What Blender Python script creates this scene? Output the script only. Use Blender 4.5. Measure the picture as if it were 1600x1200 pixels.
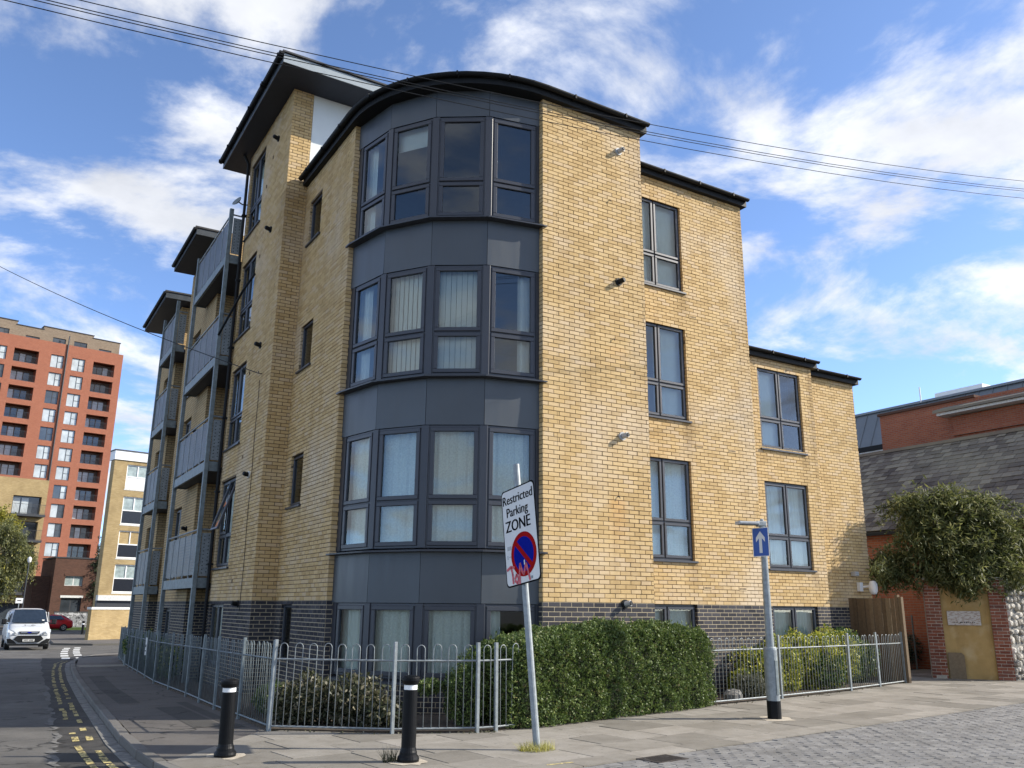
import bpy, math, random
import numpy as np
from mathutils import Vector, Matrix

random.seed(7)
RNG = np.random.default_rng(11)
R_ = math.radians
scene = bpy.context.scene
for o in list(bpy.data.objects):
    bpy.data.objects.remove(o)

# ------------------------------------------------------------------ camera
YAW, PITCH, ROLL = R_(31.133), R_(14.738), R_(0.5424)
CAM = Vector((-7.688, -11.720, 1.579))
fwd = Vector((math.sin(YAW) * math.cos(PITCH), math.cos(YAW) * math.cos(PITCH), math.sin(PITCH)))
rgt = Vector((math.cos(YAW), -math.sin(YAW), 0))
upv = rgt.cross(fwd)
r2 = rgt * math.cos(ROLL) + upv * math.sin(ROLL)
u2 = -rgt * math.sin(ROLL) + upv * math.cos(ROLL)
cd = bpy.data.cameras.new('camera')
cam = bpy.data.objects.new('camera', cd)
scene.collection.objects.link(cam)
cd.sensor_fit = 'HORIZONTAL'
cd.sensor_width = 36.0
cd.lens = 36.0 * 1333.62 / 1600.0
cd.clip_start = 0.1
cd.clip_end = 6000
mw = Matrix(((r2.x, u2.x, -fwd.x, CAM.x), (r2.y, u2.y, -fwd.y, CAM.y), (r2.z, u2.z, -fwd.z, CAM.z), (0, 0, 0, 1)))
cam.matrix_world = mw
scene.camera = cam

# ------------------------------------------------------------------ sky, sun, exposure
SUN_AZ, SUN_EL = R_(116.0), R_(31.0)          # azimuth from +Y towards +X
world = bpy.data.worlds.new('World')
scene.world = world
world.use_nodes = True
nt = world.node_tree
nt.nodes.clear()
N = nt.nodes.new
L = nt.links.new
out = N('ShaderNodeOutputWorld')
bg = N('ShaderNodeBackground')
bg.inputs['Strength'].default_value = 0.15
sky = N('ShaderNodeTexSky')
sky.sky_type = 'NISHITA'
sky.sun_disc = False
sky.sun_elevation = SUN_EL
sky.sun_rotation = SUN_AZ
sky.altitude = 20
sky.air_density = 0.52
sky.dust_density = 0.25
sky.ozone_density = 3.0
tc = N('ShaderNodeTexCoord')
sep = N('ShaderNodeSeparateXYZ')
L(tc.outputs['Generated'], sep.inputs[0])


def wmath(op, a, b=None, c=None):
    n = N('ShaderNodeMath')
    n.operation = op
    for i, v in enumerate((a, b, c)):
        if v is None:
            continue
        if isinstance(v, (int, float)):
            n.inputs[i].default_value = v
        else:
            L(v, n.inputs[i])
    return n.outputs[0]


zc = wmath('ADD', wmath('MAXIMUM', sep.outputs[2], 0.0), 0.17)
px = wmath('DIVIDE', sep.outputs[0], zc)
py = wmath('DIVIDE', sep.outputs[1], zc)
comb = N('ShaderNodeCombineXYZ')
L(px, comb.inputs[0]); L(py, comb.inputs[1])
mp = N('ShaderNodeMapping')
mp.inputs['Location'].default_value = (4.8, 3.0, 0.0)
L(comb.outputs[0], mp.inputs[0])
n1 = N('ShaderNodeTexNoise')
n1.inputs['Scale'].default_value = 1.9
n1.inputs['Detail'].default_value = 12
n1.inputs['Roughness'].default_value = 0.60
n1.inputs['Distortion'].default_value = 0.25
L(mp.outputs[0], n1.inputs['Vector'])
n2 = N('ShaderNodeTexNoise')
n2.inputs['Scale'].default_value = 0.55
n2.inputs['Detail'].default_value = 3
L(mp.outputs[0], n2.inputs['Vector'])
dens = wmath('ADD', wmath('MULTIPLY', n1.outputs['Fac'], 0.72), wmath('MULTIPLY', n2.outputs['Fac'], 0.45))
mr = N('ShaderNodeMapRange')
mr.interpolation_type = 'SMOOTHSTEP'
mr.inputs['From Min'].default_value = 0.545
mr.inputs['From Max'].default_value = 0.655
L(dens, mr.inputs['Value'])
n3 = N('ShaderNodeTexNoise')
n3.inputs['Scale'].default_value = 3.2
n3.inputs['Detail'].default_value = 7
n3.inputs['Roughness'].default_value = 0.55
L(mp.outputs[0], n3.inputs['Vector'])
shade = wmath('MULTIPLY_ADD', n3.outputs['Fac'], 3.2, 1.4)
cl = N('ShaderNodeMix'); cl.data_type = 'RGBA'
cl.inputs[6].default_value = (0.93, 0.97, 1.06, 1)
cl.inputs[7].default_value = (1.0, 1.0, 1.0, 1)
L(n3.outputs['Fac'], cl.inputs[0])
vm = N('ShaderNodeVectorMath'); vm.operation = 'SCALE'
L(cl.outputs[2], vm.inputs[0]); L(shade, vm.inputs['Scale'])
skm = N('ShaderNodeMix'); skm.data_type = 'RGBA'
L(wmath('MULTIPLY', mr.outputs[0], 0.93), skm.inputs[0])
L(sky.outputs[0], skm.inputs[6])
L(vm.outputs[0], skm.inputs[7])
L(skm.outputs[2], bg.inputs['Color'])
L(bg.outputs[0], out.inputs['Surface'])

sd = bpy.data.lights.new('sun', 'SUN')
sd.energy = 3.35
sd.angle = R_(0.53)
sd.color = (1.0, 0.93, 0.82)
sun = bpy.data.objects.new('sun', sd)
scene.collection.objects.link(sun)
tosun = Vector((math.sin(SUN_AZ) * math.cos(SUN_EL), math.cos(SUN_AZ) * math.cos(SUN_EL), math.sin(SUN_EL)))
sun.rotation_euler = tosun.to_track_quat('Z', 'Y').to_euler()
sun.location = (20, -30, 30)

scene.view_settings.view_transform = 'Standard'
scene.view_settings.look = 'None'
scene.view_settings.gamma = 1.0
scene.view_settings.use_curve_mapping = False
scene.view_settings.exposure = 1.2
scene.cycles.max_bounces = 8
scene.cycles.transparent_max_bounces = 16

# ------------------------------------------------------------------ helpers
COL = scene.collection


def G(y):
    return -0.014 * min(max(0.0, y), 45.0)


class Fr:
    """vertical frame: origin, unit u (to the right seen from outside), n outward = u x z"""
    def __init__(s, x, y, ux, uy, z=0.0):
        l = math.hypot(ux, uy)
        s.o = (x, y, z); s.u = (ux / l, uy / l); s.n = (uy / l, -ux / l)

    def p(s, u, n, z):
        return (s.o[0] + s.u[0] * u + s.n[0] * n, s.o[1] + s.u[1] * u + s.n[1] * n, s.o[2] + z)

    def ang(s):
        return math.atan2(s.u[1], s.u[0])


WX = Fr(0, 0, 1, 0)      # plain world frame (u=+x, n=-y)


class MB:
    def __init__(s):
        s.v = []; s.f = []; s.m = []

    def quad(s, *pts, mi=0):
        k = len(s.v); s.v += [tuple(p) for p in pts]
        s.f.append(tuple(range(k, k + len(pts)))); s.m.append(mi)

    def box(s, F, u0, u1, n0, n1, z0, z1, mi=0, bev=0.0):
        k = len(s.v)
        if bev > 0:
            b = bev
            for n, d in ((n0, b), (n0 + b, 0), (n1 - b, 0), (n1, b)):
                for (u, z) in ((u0 + d, z0 + d), (u1 - d, z0 + d), (u1 - d, z1 - d), (u0 + d, z1 - d)):
                    s.v.append(F.p(u, n, z))
            s.f.append((k + 3, k + 2, k + 1, k)); s.f.append((k + 12, k + 13, k + 14, k + 15)); s.m += [mi, mi]
            for r in range(3):
                for i in range(4):
                    a = k + r * 4 + i; c = k + r * 4 + (i + 1) % 4
                    s.f.append((a, c, c + 4, a + 4)); s.m.append(mi)
            return
        for n in (n0, n1):
            s.v += [F.p(u0, n, z0), F.p(u1, n, z0), F.p(u1, n, z1), F.p(u0, n, z1)]
        for f in ((3, 2, 1, 0), (4, 5, 6, 7), (0, 1, 5, 4), (1, 2, 6, 5), (2, 3, 7, 6), (3, 0, 4, 7)):
            s.f.append(tuple(k + i for i in f)); s.m.append(mi)

    def wbox(s, x0, x1, y0, y1, z0, z1, mi=0, bev=0.0):
        s.box(WX, x0, x1, -y1, -y0, z0, z1, mi, bev)

    def tube(s, pts, r, seg=6, mi=0, caps=True):
        rr = r if isinstance(r, (list, tuple)) else [r] * len(pts)
        P = [Vector(p) for p in pts]
        k = len(s.v)
        ref = None
        for i, p in enumerate(P):
            t = (P[min(i + 1, len(P) - 1)] - P[max(i - 1, 0)]).normalized()
            if ref is None:
                ref = t.cross(Vector((0, 0, 1)))
                if ref.length < 1e-3:
                    ref = Vector((1, 0, 0))
            a = ref - t * ref.dot(t)
            a.normalize(); ref = a
            b = t.cross(a)
            for j in range(seg):
                q = 2 * math.pi * j / seg
                s.v.append(tuple(p + (a * math.cos(q) + b * math.sin(q)) * rr[i]))
        for i in range(len(P) - 1):
            for j in range(seg):
                a = k + i * seg + j; b = k + i * seg + (j + 1) % seg
                s.f.append((a, b, b + seg, a + seg)); s.m.append(mi)
        if caps:
            s.f.append(tuple(k + j for j in range(seg))[::-1]); s.m.append(mi)
            e = k + (len(P) - 1) * seg
            s.f.append(tuple(e + j for j in range(seg))); s.m.append(mi)

    def lathe(s, prof, cx=0, cy=0, seg=20, mi=0, mis=None):
        k = len(s.v)
        for (r, z) in prof:
            for j in range(seg):
                q = 2 * math.pi * j / seg
                s.v.append((cx + r * math.cos(q), cy + r * math.sin(q), z))
        for i in range(len(prof) - 1):
            for j in range(seg):
                a = k + i * seg + j; b = k + i * seg + (j + 1) % seg
                s.f.append((a, b, b + seg, a + seg)); s.m.append(mis[i] if mis else mi)
        s.f.append(tuple(k + j for j in range(seg))[::-1]); s.m.append(mi)
        e = k + (len(prof) - 1) * seg
        s.f.append(tuple(e + j for j in range(seg))); s.m.append(mi)

    def sweep(s, path, norms, prof, mi=0):
        """path [(x,y)], norms outward, prof closed [(off,z)]"""
        k = len(s.v); m = len(prof)
        for (x, y), (a, b) in zip(path, norms):
            for (o, z) in prof:
                s.v.append((x + a * o, y + b * o, z))
        for i in range(len(path) - 1):
            for j in range(m):
                a = k + i * m + j; b = k + i * m + (j + 1) % m
                s.f.append((a, b, b + m, a + m)); s.m.append(mi)
        s.f.append(tuple(k + j for j in range(m))); s.m.append(mi)
        e = k + (len(path) - 1) * m
        s.f.append(tuple(e + j for j in range(m))[::-1]); s.m.append(mi)

    def prism(s, poly, z0, z1, mi=0, zf=None):
        k = len(s.v); n = len(poly)
        g = zf or (lambda x, y: 0.0)
        for (x, y) in poly:
            s.v.append((x, y, z0 + g(x, y)))
        for (x, y) in poly:
            s.v.append((x, y, z1 + g(x, y)))
        s.f.append(tuple(range(k, k + n))[::-1]); s.m.append(mi)
        s.f.append(tuple(range(k + n, k + 2 * n))); s.m.append(mi)
        for i in range(n):
            j = (i + 1) % n
            s.f.append((k + i, k + j, k + n + j, k + n + i)); s.m.append(mi)

    def build(s, name, mats, parent=None, smooth=False, loc=None):
        me = bpy.data.meshes.new(name)
        me.from_pydata(s.v, [], s.f)
        if not isinstance(mats, (list, tuple)):
            mats = [mats]
        for mt in mats:
            me.materials.append(mt)
        if len(mats) > 1:
            me.polygons.foreach_set('material_index', s.m)
        if smooth:
            me.polygons.foreach_set('use_smooth', [True] * len(s.f))
        me.update()
        return link(name, me, parent, loc)


def link(name, me, parent=None, loc=None):
    o = bpy.data.objects.new(name, me)
    COL.objects.link(o)
    if loc is not None:
        o.location = loc
    if parent is not None:
        o.parent = parent
        if loc is None and parent.get('_root'):
            o.location = -Vector(parent.location)      # parts are written in world coordinates
    return o


def thing(name, label, cat, loc=(0, 0, 0), group=None, local=False, rz=0.0):
    o = bpy.data.objects.new(name, None)
    o.empty_display_size = 0.2
    COL.objects.link(o)
    o.location = loc
    o.rotation_euler = (0, 0, rz)
    o['label'] = label; o['category'] = cat
    if group: o['group'] = group
    if not local:
        o['_root'] = 1
    return o


def tag(o, label, cat, group=None):
    o['label'] = label; o['category'] = cat
    if group: o['group'] = group
    return o


def struct(o):
    o['kind'] = 'structure'
    return o


def stuff(o):
    o['kind'] = 'stuff'
    return o


def copy_tree(o, parent=None):
    c = o.copy()
    COL.objects.link(c)
    c.parent = parent
    for ch in o.children:
        copy_tree(ch, c)
    return c


# ------------------------------------------------------------------ materials
def new_mat(name):
    m = bpy.data.materials.new(name)
    m.use_nodes = True
    nt = m.node_tree
    b = nt.nodes['Principled BSDF']
    return m, nt, b


def nd(nt, t, **kw):
    n = nt.nodes.new(t)
    for k, v in kw.items():
        if k in n.inputs:
            n.inputs[k].default_value = v
        else:
            setattr(n, k, v)
    return n


def coords(nt, scale=(1, 1, 1)):
    g = nt.nodes.new('ShaderNodeNewGeometry')
    m = nt.nodes.new('ShaderNodeMapping')
    m.inputs['Scale'].default_value = scale
    nt.links.new(g.outputs['Position'], m.inputs[0])
    return m.outputs[0]


def ramp(nt, stops, fac):
    r = nt.nodes.new('ShaderNodeValToRGB')
    e = r.color_ramp.elements
    e[0].position = stops[0][0]; e[0].color = (*stops[0][1], 1)
    e[1].position = stops[-1][0]; e[1].color = (*stops[-1][1], 1)
    for p, c in stops[1:-1]:
        x = e.new(p); x.color = (*c, 1)
    nt.links.new(fac, r.inputs[0])
    return r.outputs[0]


def mixc(nt, fac, a, b, mode='MIX'):
    n = nt.nodes.new('ShaderNodeMix'); n.data_type = 'RGBA'; n.blend_type = mode
    for s, v in ((0, fac), (6, a), (7, b)):
        if isinstance(v, (int, float)):
            n.inputs[s].default_value = v
        elif isinstance(v, (tuple, list)):
            n.inputs[s].default_value = (*v, 1)
        else:
            nt.links.new(v, n.inputs[s])
    return n.outputs[2]


def mth(nt, op, a, b=0.0):
    n = nt.nodes.new('ShaderNodeMath'); n.operation = op
    for i, v in enumerate((a, b)):
        if isinstance(v, (int, float)):
            n.inputs[i].default_value = v
        else:
            nt.links.new(v, n.inputs[i])
    return n.outputs[0]


def noise(nt, vec, scale, detail=4, rough=0.5):
    n = nd(nt, 'ShaderNodeTexNoise', Scale=scale, Detail=detail, Roughness=rough)
    nt.links.new(vec, n.inputs['Vector'])
    return n.outputs['Fac']


def bump(nt, b, h, strength=0.3, dist=0.02):
    n = nd(nt, 'ShaderNodeBump', Strength=strength, Distance=dist)
    nt.links.new(h, n.inputs['Height'])
    nt.links.new(n.outputs[0], b.inputs['Normal'])


def rnd_piece(nt):
    g = nt.nodes.new('ShaderNodeNewGeometry')
    o = nt.nodes.new('ShaderNodeObjectInfo')
    return mth(nt, 'FRACT', mth(nt, 'ADD', g.outputs['Random Per Island'], o.outputs['Random']))


def M_simple(name, col, rough=0.6, metal=0.0, var=0.12, scale=6.0, bstr=0.0, bscale=60, spec=0.5):
    m, nt, b = new_mat(name)
    c = coords(nt)
    f = noise(nt, c, scale, 5, 0.6)
    d = tuple(x * (1 - var) for x in col); u = tuple(min(1, x * (1 + var)) for x in col)
    nt.links.new(ramp(nt, [(0.3, d), (0.7, u)], f), b.inputs['Base Color'])
    b.inputs['Roughness'].default_value = rough
    b.inputs['Metallic'].default_value = metal
    b.inputs['Specular IOR Level'].default_value = spec
    if bstr:
        bump(nt, b, noise(nt, c, bscale, 4, 0.6), bstr, 0.01)
    return m


def M_pieces(name, stops, rough=0.85, stain=None, grain=0.25, gscale=90, stain_scale=0.55, spec=0.3, stain_rng=(0.5, 0.72), stain_max=0.65, streak=0.0, gum=0.0, marks=(), rust=()):
    """colour differs from piece to piece; large soft stains with their own shape"""
    m, nt, b = new_mat(name)
    c = coords(nt)
    col = ramp(nt, stops, rnd_piece(nt))
    g = noise(nt, c, gscale, 4, 0.65)
    col = mixc(nt, grain, col, ramp(nt, [(0.3, (0.35, 0.33, 0.3)), (0.75, (1, 1, 1))], g), 'MULTIPLY')
    if stain:
        f = noise(nt, c, stain_scale, 5, 0.55)
        mrn = nd(nt, 'ShaderNodeMapRange'); mrn.inputs['From Min'].default_value = stain_rng[0]; mrn.inputs['From Max'].default_value = stain_rng[1]
        mrn.inputs['To Max'].default_value = stain_max
        nt.links.new(f, mrn.inputs['Value'])
        col = mixc(nt, mrn.outputs[0], col, stain)
    if streak:
        sf = noise(nt, coords(nt, (2.6, 2.6, 0.22)), 1.0, 6, 0.62)
        col = mixc(nt, streak, col, ramp(nt, [(0.30, (0.50, 0.45, 0.40)), (0.50, (1, 1, 1))], sf), 'MULTIPLY')
    for lst, tone in ((marks, (0.42, 0.37, 0.31)), (rust, (1.0, 0.72, 0.42))):
        if not lst: continue
        gg = nt.nodes.new('ShaderNodeNewGeometry'); sp = nt.nodes.new('ShaderNodeSeparateXYZ'); nt.links.new(gg.outputs['Position'], sp.inputs[0])
        tot = None
        wob = mth(nt, 'MULTIPLY', mth(nt, 'SUBTRACT', noise(nt, coords(nt, (6, 6, 1.2)), 1.0, 5, 0.65), 0.5), 0.9)
        for (mx, my, mz, wd, ln, st) in lst:         # wash-down marks: start at a ledge, fade below it
            d2 = mth(nt, 'ADD', mth(nt, 'POWER', mth(nt, 'ABSOLUTE', mth(nt, 'SUBTRACT', sp.outputs[0], mx)), 2.0), mth(nt, 'POWER', mth(nt, 'ABSOLUTE', mth(nt, 'SUBTRACT', sp.outputs[1], my)), 2.0))
            side = mth(nt, 'MAXIMUM', mth(nt, 'SUBTRACT', mth(nt, 'ADD', 1.0, wob), mth(nt, 'DIVIDE', d2, wd * wd * 2.2)), 0.0)
            t = mth(nt, 'DIVIDE', mth(nt, 'SUBTRACT', mz, sp.outputs[2]), ln)
            dn = mth(nt, 'MULTIPLY', mth(nt, 'GREATER_THAN', t, 0.0), mth(nt, 'MAXIMUM', mth(nt, 'SUBTRACT', 1.0, t), 0.0))
            v = mth(nt, 'MULTIPLY', mth(nt, 'MULTIPLY', side, dn), st)
            tot = v if tot is None else mth(nt, 'ADD', tot, v)
        col = mixc(nt, mth(nt, 'MINIMUM', tot, 0.8), col, tone, 'MULTIPLY')
    if gum:
        vo = nd(nt, 'ShaderNodeTexVoronoi', Scale=5.5); nt.links.new(c, vo.inputs['Vector'])
        wn = noise(nt, c, 9.0, 3, 0.6)
        spot = mth(nt, 'LESS_THAN', mth(nt, 'ADD', vo.outputs['Distance'], mth(nt, 'MULTIPLY', wn, 0.10)), 0.155)
        col = mixc(nt, mth(nt, 'MULTIPLY', spot, gum), col, (0.10, 0.095, 0.085))
        dirt = noise(nt, c, 2.3, 8, 0.7)
        col = mixc(nt, 0.55, col, ramp(nt, [(0.32, (0.55, 0.53, 0.49)), (0.58, (1, 1, 1))], dirt), 'MULTIPLY')
    nt.links.new(col, b.inputs['Base Color'])
    b.inputs['Roughness'].default_value = rough
    b.inputs['Specular IOR Level'].default_value = spec
    bump(nt, b, g, 0.35, 0.004)
    return m


def M_bricktex(name, axis, c1, c2, mortar, bw=0.225, bh=0.075, ms=0.008, rough=0.9, var=0.25, low=None):
    m, nt, b = new_mat(name)
    g = nt.nodes.new('ShaderNodeNewGeometry')
    s = nt.nodes.new('ShaderNodeSeparateXYZ'); nt.links.new(g.outputs['Position'], s.inputs[0])
    cb = nt.nodes.new('ShaderNodeCombineXYZ')
    nt.links.new(s.outputs[{'x': 0, 'y': 1}[axis]], cb.inputs[0])
    nt.links.new(mth(nt, 'SUBTRACT', s.outputs[2], 1.685), cb.inputs[1])

    def bt(a, bcol, mo):
        t = nd(nt, 'ShaderNodeTexBrick', Scale=1.0)
        t.inputs['Color1'].default_value = (*a, 1); t.inputs['Color2'].default_value = (*bcol, 1); t.inputs['Mortar'].default_value = (*mo, 1)
        t.inputs['Brick Width'].default_value = bw; t.inputs['Row Height'].default_value = bh; t.inputs['Mortar Size'].default_value = ms
        nt.links.new(cb.outputs[0], t.inputs['Vector'])
        return t
    t = bt(c1, c2, mortar)
    col = t.outputs['Color']
    if low:
        t2 = bt(*low)
        col = mixc(nt, mth(nt, 'LESS_THAN', s.outputs[2], 1.685), col, t2.outputs['Color'])
    f = noise(nt, coords(nt), 0.8, 5, 0.6)
    col = mixc(nt, var, col, ramp(nt, [(0.3, (0.45, 0.42, 0.4)), (0.7, (1, 1, 1))], f), 'MULTIPLY')
    nt.links.new(col, b.inputs['Base Color'])
    b.inputs['Roughness'].default_value = rough
    b.inputs['Specular IOR Level'].default_value = 0.25
    bump(nt, b, mth(nt, 'SUBTRACT', 1.0, t.outputs['Fac']), 0.6, 0.008)
    return m


def M_leaf(name, stops, trans=0.3, rough=0.5):
    m, nt, b = new_mat(name)
    col = ramp(nt, stops, rnd_piece(nt))
    nt.links.new(col, b.inputs['Base Color'])
    b.inputs['Roughness'].default_value = rough
    b.inputs['Specular IOR Level'].default_value = 0.4
    t = nt.nodes.new('ShaderNodeBsdfTranslucent')
    nt.links.new(col, t.inputs['Color'])
    mx = nt.nodes.new('ShaderNodeMixShader'); mx.inputs[0].default_value = trans
    nt.links.new(b.outputs[0], mx.inputs[1]); nt.links.new(t.outputs[0], mx.inputs[2])
    nt.links.new(mx.outputs[0], nt.nodes['Material Output'].inputs['Surface'])
    return m


def M_glass(name, tint=(0.90, 0.97, 0.95), ior=1.85):
    m, nt, b = new_mat(name)
    nt.nodes.remove(b)
    tr = nt.nodes.new('ShaderNodeBsdfTransparent'); tr.inputs[0].default_value = (*tint, 1)
    gl = nt.nodes.new('ShaderNodeBsdfGlossy'); gl.inputs['Roughness'].default_value = 0.008
    gl.inputs['Color'].default_value = (0.92, 0.96, 0.96, 1)
    bp = nd(nt, 'ShaderNodeBump', Strength=0.05, Distance=0.01)
    nt.links.new(noise(nt, coords(nt), 1.6, 2, 0.4), bp.inputs['Height'])
    nt.links.new(bp.outputs[0], gl.inputs['Normal'])
    fr = nt.nodes.new('ShaderNodeFresnel'); fr.inputs[0].default_value = ior
    mx = nt.nodes.new('ShaderNodeMixShader')
    nt.links.new(fr.outputs[0], mx.inputs[0]); nt.links.new(tr.outputs[0], mx.inputs[1]); nt.links.new(gl.outputs[0], mx.inputs[2])
    nt.links.new(mx.outputs[0], nt.nodes['Material Output'].inputs['Surface'])
    return m


def M_asphalt(name, base=0.055, tintv=0.35, scale=1.0, warm=1.0):
    m, nt, b = new_mat(name)
    c = coords(nt)
    big = noise(nt, c, 0.7 * scale, 6, 0.65)
    fine = noise(nt, c, 140, 3, 0.7)
    d = base * (1 - tintv); u = base * (1 + tintv)
    col = ramp(nt, [(0.3, (d * warm * 1.05, d, d * .90)), (0.7, (u * warm * 1.05, u, u * .90))], big)
    col = mixc(nt, 0.55, col, ramp(nt, [(0.35, (0.3, 0.3, 0.3)), (0.7, (1.25, 1.22, 1.2))], fine), 'MULTIPLY')
    wv = nt.nodes.new('ShaderNodeVectorMath'); wv.operation = 'ADD'
    nz = nd(nt, 'ShaderNodeTexNoise', Scale=1.6, Detail=5); nt.links.new(c, nz.inputs['Vector'])
    sc_ = nt.nodes.new('ShaderNodeVectorMath'); sc_.operation = 'SCALE'; sc_.inputs['Scale'].default_value = 1.1
    nt.links.new(nz.outputs['Color'], sc_.inputs[0]); nt.links.new(c, wv.inputs[0]); nt.links.new(sc_.outputs[0], wv.inputs[1])
    ve = nd(nt, 'ShaderNodeTexVoronoi', Scale=0.42); ve.feature = 'DISTANCE_TO_EDGE'; nt.links.new(wv.outputs[0], ve.inputs['Vector'])
    gate = mth(nt, 'GREATER_THAN', noise(nt, c, 0.33, 2, 0.5), 0.47)
    crack = mth(nt, 'MULTIPLY', mth(nt, 'LESS_THAN', ve.outputs['Distance'], 0.0075), gate)
    col = mixc(nt, mth(nt, 'MULTIPLY', crack, 0.7), col, (0.015, 0.014, 0.012))
    oil = noise(nt, c, 1.1, 4, 0.6)
    col = mixc(nt, 0.6, col, ramp(nt, [(0.30, (0.55, 0.54, 0.52)), (0.42, (1, 1, 1)), (0.62, (1, 1, 1)), (0.72, (1.3, 1.28, 1.24))], oil), 'MULTIPLY')
    nt.links.new(col, b.inputs['Base Color'])
    b.inputs['Roughness'].default_value = 0.85
    b.inputs['Specular IOR Level'].default_value = 0.3
    bump(nt, b, fine, 0.5, 0.004)
    return m


MAT = {}
YB = [(0.0, (0.50, 0.340, 0.150)), (0.35, (0.58, 0.405, 0.185)), (0.7, (0.63, 0.452, 0.222)), (1.0, (0.60, 0.445, 0.26))]
MAT['brick'] = M_pieces('buff brick', YB, stain=(0.63, 0.53, 0.40), grain=0.25, streak=0.3, marks=[(4.47, 1.25, 5.36, .13, .9, .6), (4.47, 1.25, 8.21, .11, .8, .5), (4.47, 1.25, 2.5, .12, .6, .45), (9.25, 2.28, 5.30, .12, .9, .5), (9.25, 2.28, 2.48, .12, .6, .5), (2.28, 0.0, 10.7, .10, 6.0, .28), (6.33, 1.25, 10.7, .16, 6.5, .42), (9.62, 2.28, 7.5, .14, 5.5, .5), (-3.08, 7.9, 5.16, .12, .8, .45), (-2.61, 4.6, 3.44, .08, 1.2, .4), (-3.05, 5.73, 10.6, .5, 2.4, .45)], rust=[(1.56, 0.0, 3.42, .16, .95, .5), (1.62, 0.0, 6.2, .2, .5, .25)])
MAT['dbrick'] = M_pieces('blue engineering brick', [(0, (0.042, 0.042, 0.048)), (0.6, (0.062, 0.06, 0.066)), (1, (0.085, 0.083, 0.09))], rough=0.9, grain=0.15, spec=0.08)
MAT['mortar'] = M_simple('brown mortar', (0.17, 0.125, 0.075), 0.95, var=0.3, scale=9, bstr=0.3)
MAT['dmortar'] = M_simple('buff mortar', (0.42, 0.35, 0.235), 0.95, var=0.15, scale=9, bstr=0.3)
MAT['clad'] = M_simple('anthracite cladding', (0.040, 0.050, 0.060), 0.40, var=0.10, scale=1.6, bstr=0.16, bscale=1.3, spec=0.6)
_nt = MAT['clad'].node_tree; _b = _nt.nodes['Principled BSDF']
_sf = noise(_nt, coords(_nt, (5, 5, 0.35)), 1.0, 6, 0.65)
_src = _b.inputs['Base Color'].links[0].from_socket
_nt.links.new(mixc(_nt, mth(_nt, 'MULTIPLY', _sf, 0.35), _src, (0.12, 0.125, 0.125)), _b.inputs['Base Color'])
_nt.links.new(mth(_nt, 'MULTIPLY_ADD', _sf, 0.5), _b.inputs['Roughness']) if False else _nt.links.new(mth(_nt, 'ADD', mth(_nt, 'MULTIPLY', _sf, 0.45), 0.2), _b.inputs['Roughness'])
MAT['frame'] = M_simple('anthracite frame', (0.038, 0.041, 0.05), 0.38, var=0.06, spec=0.5)
MAT['black'] = M_simple('black plastic', (0.012, 0.013, 0.014), 0.6, var=0.2, spec=0.2)
MAT['soffit'] = M_simple('navy soffit', (0.022, 0.026, 0.04), 0.6, var=0.1)
MAT['greyfascia'] = M_simple('pale grey fascia', (0.30, 0.34, 0.36), 0.5, var=0.06)
MAT['render'] = M_simple('white render', (0.74, 0.77, 0.75), 0.9, var=0.04, scale=2)
MAT['glass'] = M_glass('window glass')
MAT['curtain'] = M_simple('white curtain', (0.90, 0.88, 0.80), 0.95, var=0.05, scale=3)
MAT['net'] = M_simple('lace curtain', (0.86, 0.85, 0.77), 0.95, var=0.14, scale=40)
MAT['plaster'] = M_simple('pale plaster', (0.45, 0.46, 0.44), 0.95, var=0.05)
MAT['galv'] = M_simple('galvanised steel', (0.25, 0.275, 0.28), 0.5, metal=0.3, var=0.22, scale=14)
MAT['galvdark'] = M_simple('weathered galvanised', (0.17, 0.20, 0.205), 0.55, metal=0.25, var=0.3, scale=10)
MAT['roofing'] = M_simple('roof felt', (0.06, 0.06, 0.062), 0.9)
MAT['wood'] = M_pieces('weathered timber', [(0, (0.12, 0.085, 0.05)), (0.5, (0.18, 0.13, 0.08)), (1, (0.24, 0.18, 0.11))], grain=0.5, gscale=18)
MAT['soil'] = M_simple('soil', (0.07, 0.052, 0.035), 1.0, var=0.45, scale=11, bstr=0.8, bscale=30)
MAT['white'] = M_simple('white paint', (0.78, 0.79, 0.78), 0.5, var=0.03)
MAT['offwhite'] = M_simple('worn white paint', (0.6, 0.6, 0.57), 0.8, var=0.2, scale=14)
MAT['asphalt'] = M_asphalt('road asphalt', 0.115, 0.4)
MAT['asphalt_dark'] = M_asphalt('dark patched asphalt', 0.052, 0.5, 2.0)
MAT['footway'] = M_asphalt('footway asphalt', 0.125, 0.22, warm=1.03)
MAT['footway_dark'] = M_asphalt('footway trench patch', 0.08, 0.25)

# ================================================================== the setting
def sheet(poly, zoff, name, mat, parent=None, div=None):
    mb = MB()
    k = [(x, y, G(y) + zoff) for x, y in poly]
    mb.quad(*k)
    return mb.build(name, mat, parent)


def strip(left, right, zoff, name, mat, parent=None):
    mb = MB()
    for i in range(len(left) - 1):
        a, b = left[i], left[i + 1]; c, d = right[i + 1], right[i]
        mb.quad(*[(x, y, G(y) + zoff) for x, y in (a, d, c, b)])
    return mb.build(name, mat, parent)


# ground to the horizon
mb = MB()
xs = [-1500, -300, -60, 0, 60, 300, 1500]
ys = [-1500, -300, -40, 0, 15, 30, 45, 120, 400, 1500]
for i in range(len(xs) - 1):
    for j in range(len(ys) - 1):
        mb.quad(*[(x, y, G(y) - 0.16) for x, y in ((xs[i], ys[j]), (xs[i + 1], ys[j]), (xs[i + 1], ys[j + 1]), (xs[i], ys[j + 1]))])
MAT['ground'] = M_asphalt('town ground', 0.09, 0.3, 0.2)
struct(mb.build('ground', MAT['ground']))

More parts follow.
